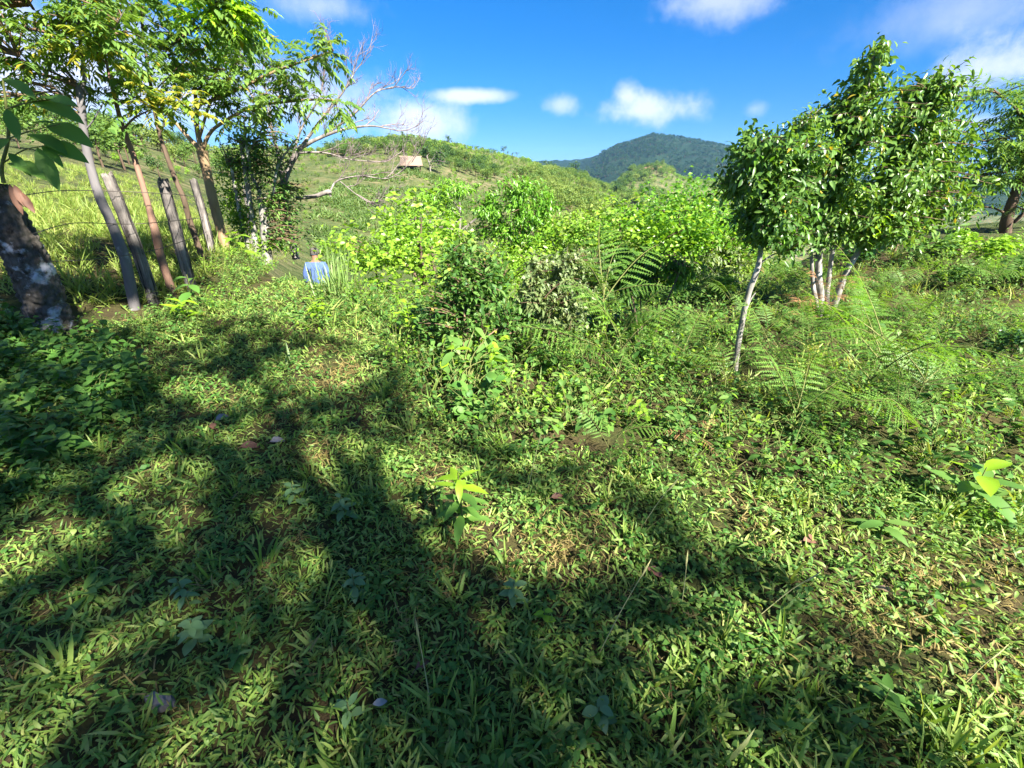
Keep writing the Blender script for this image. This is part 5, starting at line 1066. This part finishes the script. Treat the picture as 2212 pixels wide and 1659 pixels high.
m, nt, bs = newmat('grey_stone'); nn = noise(nt, 24, 6, .7); nt.links.new(ramp(nt, nn, [(.3, (.11, .10, .095)), (.7, (.22, .20, .19))]), bs.inputs['Base Color']); bs.inputs['Roughness'].default_value = .9; bump(nt, bs, nn, .7, .01); M['stone'] = m
stone(345, 1522, .055, 'flat grey stone showing through the grass at the bottom left')

# ------------------------------------------------------------------ the man on the path
def skin(name, parent, verts, edges, radii, mat, sub=2, root=0):
    me = bpy.data.meshes.new(name); me.from_pydata([tuple(v) for v in verts], edges, []); me.materials.append(mat); o = ob(name, me, parent)
    sk = o.modifiers.new('skin', 'SKIN'); sk.use_smooth_shade = True
    lay = me.skin_vertices[0] if me.skin_vertices else None
    if lay is None:
        vl = bpy.context.view_layer; vl.objects.active = o; o.select_set(True); bpy.ops.mesh.customdata_skin_add(); lay = me.skin_vertices[0]
    for i, r in enumerate(radii): lay.data[i].radius = (r, r) if not isinstance(r, tuple) else r; lay.data[i].use_root = (i == root)
    ss = o.modifiers.new('sub', 'SUBSURF'); ss.levels = sub; ss.render_levels = sub; return o
def cmat(name, c1, c2, sc=20, rough=.85):
    m, nt, bs = newmat(name); nn = noise(nt, sc, 4); nt.links.new(ramp(nt, nn, [(.3, c1), (.7, c2)]), bs.inputs['Base Color']); bs.inputs['Roughness'].default_value = rough; bump(nt, bs, nn, .5, .02); return m
def man():
    h = W(676, 540, 11.0); p = h - [0, 0, 1.68]; t = thing('person', 'man in a loose blue shirt and grey cap walking away down the path', 'person', p); t.rotation_euler = (0, 0, .12)
    sk = cmat('tanned_skin', (.20, .10, .065), (.27, .14, .09)); blue = cmat('blue_cotton', (.045, .085, .24), (.075, .13, .32), 9); dark = cmat('dark_trousers', (.03, .035, .05), (.055, .06, .075)); cap = cmat('grey_cap', (.07, .065, .055), (.15, .135, .12), 40)
    B = [(0, 0, .92), (0, 0, 1.12), (0, .0, 1.34), (0, .02, 1.43), (0, .05, 1.53), (0, .075, 1.60)]; E = [(0, 1), (1, 2), (2, 3), (3, 4), (4, 5)]; r = [(.15, .11), (.145, .10), (.15, .10), (.055, .055), (.078, .092), (.068, .08)]
    def chain(start, pts, rr):
        a = start
        for q, k in zip(pts, rr): B.append(q); r.append(k); E.append((a, len(B) - 1)); a = len(B) - 1
        return a
    for s in (-1, 1):
        a = chain(2, [(s * .17, 0, 1.35), (s * .25, -.02, 1.10), (s * .27, .05, .88), (s * .265, .07, .80)], [.06, .048, .035, (.022, .036)])
        for k in range(4): f = (k - 1.5) * .02; chain(a, [(s * .265 + f * .3, .075 + f, .755), (s * .258 + f * .3, .085 + f, .715 - .006 * (1.5 - abs(k - 1.5)))], [.0095, .008])
        chain(a, [(s * .245, .105, .79), (s * .235, .12, .755)], [.011, .009])
        st = .16 if s > 0 else -.12
        chain(0, [(s * .095, .0, .86), (s * .10, st * .7, .50), (s * .10, st - (.1 if s < 0 else 0), .09), (s * .10, st + .13, .045)], [.085, .058, .042, .035])
    skin('body', t, B, E, r, sk, 2)
    # shirt
    V = [(0, 0, .86), (0, 0, 1.0), (0, 0, 1.15), (0, 0, 1.33), (0, .01, 1.405)]; E2 = [(0, 1), (1, 2), (2, 3), (3, 4)]; r2 = [(.20, .15), (.19, .145), (.185, .14), (.17, .12), (.085, .075)]
    for s in (-1, 1):
        a = 3
        for q, k in (((s * .18, 0, 1.345), .085), ((s * .255, -.02, 1.12), .075), ((s * .272, .04, .93), .06)): V.append(q); r2.append(k); E2.append((a, len(V) - 1)); a = len(V) - 1
    skin('shirt', t, V, E2, r2, blue, 2)
    q = []
    for x in (-.07, 0, .08): addtube(q, [(x, -.135 - .004, .9), (x * 1.1, -.142, 1.1), (x * .9, -.128, 1.3)], [.012, .016, .010], 6)
    mo('shirt_folds', q, blue, t, True)
    V = [(0, 0, .93), (.095, 0, .86), (.10, .11, .50), (.10, .16, .12), (-.095, 0, .86), (-.10, -.08, .5), (-.10, -.22, .12)]
    skin('trousers', t, V, [(0, 1), (1, 2), (2, 3), (0, 4), (4, 5), (5, 6)], [(.15, .12), .10, .075, .062, .10, .075, .062], dark, 2)
    # cap: dome and brim
    n = 20; a = np.linspace(0, 2 * PI, n, endpoint=False); Vv = []
    for f, z in ((1.0, 0), (1.0, .04), (.88, .085), (.55, .115)): Vv += [(.098 * f * math.cos(k), .085 + .112 * f * math.sin(k), 1.60 + z) for k in a]
    Vv.append((0, .085, 1.722)); Vv = np.array(Vv); j = np.arange(n); j2 = (j + 1) % n
    c = mo('cap', [(Vv, np.vstack([np.stack([s * n + j, s * n + j2, (s + 1) * n + j2, (s + 1) * n + j], -1) for s in range(3)])), (Vv, np.stack([3 * n + j, 3 * n + j2, np.full(n, 4 * n)], -1))], cap, t, True)
    br = np.array([(x * .1, .17 + .1 * math.sqrt(max(0, 1 - x * x)) * k, 1.605 - .012 * k) for x in np.linspace(-1, 1, 9) for k in (0, 1)]); jj = np.arange(8) * 2
    mo('brim', [(np.vstack([br, br - [0, 0, .006]]), np.vstack([np.stack([jj, jj + 1, jj + 3, jj + 2], -1), np.stack([jj + 18, jj + 20, jj + 21, jj + 19], -1)]))], cap, c)
    hb = []; addtube(hb, curve([(-.085, .03, 1.585), (0, -.018, 1.575), (.085, .03, 1.585)], 5), .016, 6); mo('hair', hb, dark, t, True)
    for s in (-1, 1): e = []; addtube(e, [(s * .08, .08, 1.535), (s * .092, .072, 1.555), (s * .09, .075, 1.58)], [.008, .014, .01], 6); mo('ear', e, sk, t, True)
    fc = []; addtube(fc, [(0, .15, 1.575), (0, .185, 1.545), (0, .165, 1.535)], [.012, .017, .01], 6); mo('nose', fc, sk, t, True)
man()

# ------------------------------------------------------------------ trees behind the viewpoint, crowns shaped to cast the outlined foreground shade
SHADE = [(-150, 690), (60, 735), (200, 735), (330, 700), (430, 700), (560, 690), (650, 715), (730, 740), (800, 765), (850, 800), (885, 860), (900, 900), (1000, 950), (1180, 1000), (1300, 1040), (1420, 1095), (1560, 1190), (1750, 1285), (1900, 1365), (2000, 1445), (1960, 1480), (1820, 1440), (1700, 1430), (1760, 1480), (1950, 1530), (2212, 1610), (2300, 1640), (2300, 1800), (-150, 1800)]
HOLES = [(700, 805, 100, 34), (470, 850, 70, 26), (700, 985, 60, 36), (560, 930, 30, 18), (940, 1050, 66, 60), (1000, 1110, 60, 40), (1150, 1190, 130, 42), (1300, 1225, 90, 40), (870, 1420, 34, 34), (30, 1190, 60, 34), (1560, 1340, 130, 30), (650, 1200, 26, 30), (760, 1295, 22, 20), (250, 840, 34, 16), (1420, 1180, 50, 22), (1330, 1480, 40, 16), (380, 730, 50, 16), (330, 1010, 26, 14), (1650, 1560, 50, 16)]
def shade_trees():
    x = R.uniform(-6.5, 2.6, 5200); y = R.uniform(-1.2, 6.5, 5200); P = np.stack([x, y, H(x, y)], -1); u, v, za = project(P)
    vis = za > .15; k = np.where(vis, inpoly(u, v, SHADE), (y < .6) & (x < 1.6 - .0 * y))
    for a, b, c, e in HOLES: k &= ~(vis & (((u - a) / (c * 1.3)) ** 2 + ((v - b) / (e * 1.4)) ** 2 < 1))
    P = P[k]; n = len(P); h = R.uniform(7.0, 9.5, n) + .12 * np.hypot(P[:, 0], P[:, 1])
    C = P + to_sun / to_sun[2] * h[:, None]
    # leaf clusters added to shade the old trunk and the feet of the posts
    a = np.repeat(np.array([[-4.62, 4.4, .3], [-4.75, 4.4, .9], [-4.9, 4.4, 1.5], [-4.6, 4.2, 1.9], [-4.3, 4.3, 1.8], [-4.5, 5.4, .5], [-4.4, 5.6, .4], [-4.3, 6.2, .4], [-4.6, 5.4, 1.0]]), [60, 60, 60, 60, 60, 40, 40, 34, 16], 0)
    a = a + R.normal(0, .16, a.shape); C = np.vstack([C, a + to_sun * R.uniform(10.5, 14.0, len(a))[:, None]])
    uu, vv, zz = project(C); ok = ~((zz > .05) & (uu > -260) & (uu < 2480) & (vv > -260) & (vv < 1900)); C = C[ok]
    cx = C.mean(0)
    bases = [(cx[0] + 2.6, cx[1] - 1.6), (cx[0] + .2, cx[1] - 2.8), (cx[0] - 1.8, cx[1] - 2.2)]
    labs = ['leafy tree behind the viewpoint on the right, shading the lower right grass', 'leafy tree behind the viewpoint, shading the middle of the clearing', 'leafy tree behind the viewpoint on the left, shading the path and the left weeds']
    dd = np.stack([np.hypot(C[:, 0] - a, C[:, 1] - b) for a, b in bases], 1); w = np.argmin(dd, 1)
    for i, (a, b) in enumerate(bases):
        base = on(a, b); t = thing('shade_tree', labs[i], 'tree', base, 'trees behind the viewpoint'); T = C[w == i]
        if len(T) < 5: continue
        top = T.mean(0); q = []; s = curve([base - [0, 0, .1], base + (top - base) * .45 + [.1, 0, .2], top], 6); addtube(q, s, np.linspace(.13, .05, len(s)), 9, .05); mo('trunk', rel(q, base), M['bark_grey'], t, True)
        q = []; lims = [s[len(s) // 2:]]
        for c in T[R.choice(len(T), min(14, len(T)), replace=False)]: l = curve([s[-4], (s[-2] + c) / 2 + [0, 0, .2], c], 5); addtube(q, l, np.linspace(.04, .012, len(l)), 6); lims.append(l)
        mo('limbs', rel(q, base), M['bark_grey'], t, True); q = []; ends = twigs(q, T, lims, .008, 3, frac=.3); mo('twigs', rel(q, base), M['twig'], t, True, kind='stuff')
        mo('crown', rel([crown_leaves(T, T - unit(T - ends) * .01, 'low', 5, .17, .09, .36)], base), M['shrub'], t, kind='stuff')
shade_trees()

# ------------------------------------------------------------------ air
def haze():
    m = bpy.data.materials.new('haze'); m.use_nodes = True; nt = m.node_tree; nt.nodes.clear(); o = nt.nodes.new('ShaderNodeOutputMaterial'); v = nt.nodes.new('ShaderNodeVolumePrincipled')
    v.inputs['Color'].default_value = (.20, .50, 1.0, 1); v.inputs['Density'].default_value = .00007; v.inputs['Anisotropy'].default_value = 0.0; nt.links.new(v.outputs[0], o.inputs['Volume'])
    zs = [v.co.z for n in ('ground', 'hills', 'mountain') for v in bpy.data.objects[n].data.vertices]
    lo, hi, s = min(zs) - 1.5, max(zs) + 40, 4700
    V = np.array([(x, y, z) for z in (lo, hi) for x, y in ((-s, -s), (s, -s), (s, s), (-s, s))]); F = np.array([(3, 2, 1, 0), (4, 5, 6, 7), (0, 1, 5, 4), (1, 2, 6, 5), (2, 3, 7, 6), (3, 0, 4, 7)])
    props(mo('haze', [(V, F)], m, kind='stuff'), 'thin bluish haze over the far hills', 'haze')
haze()
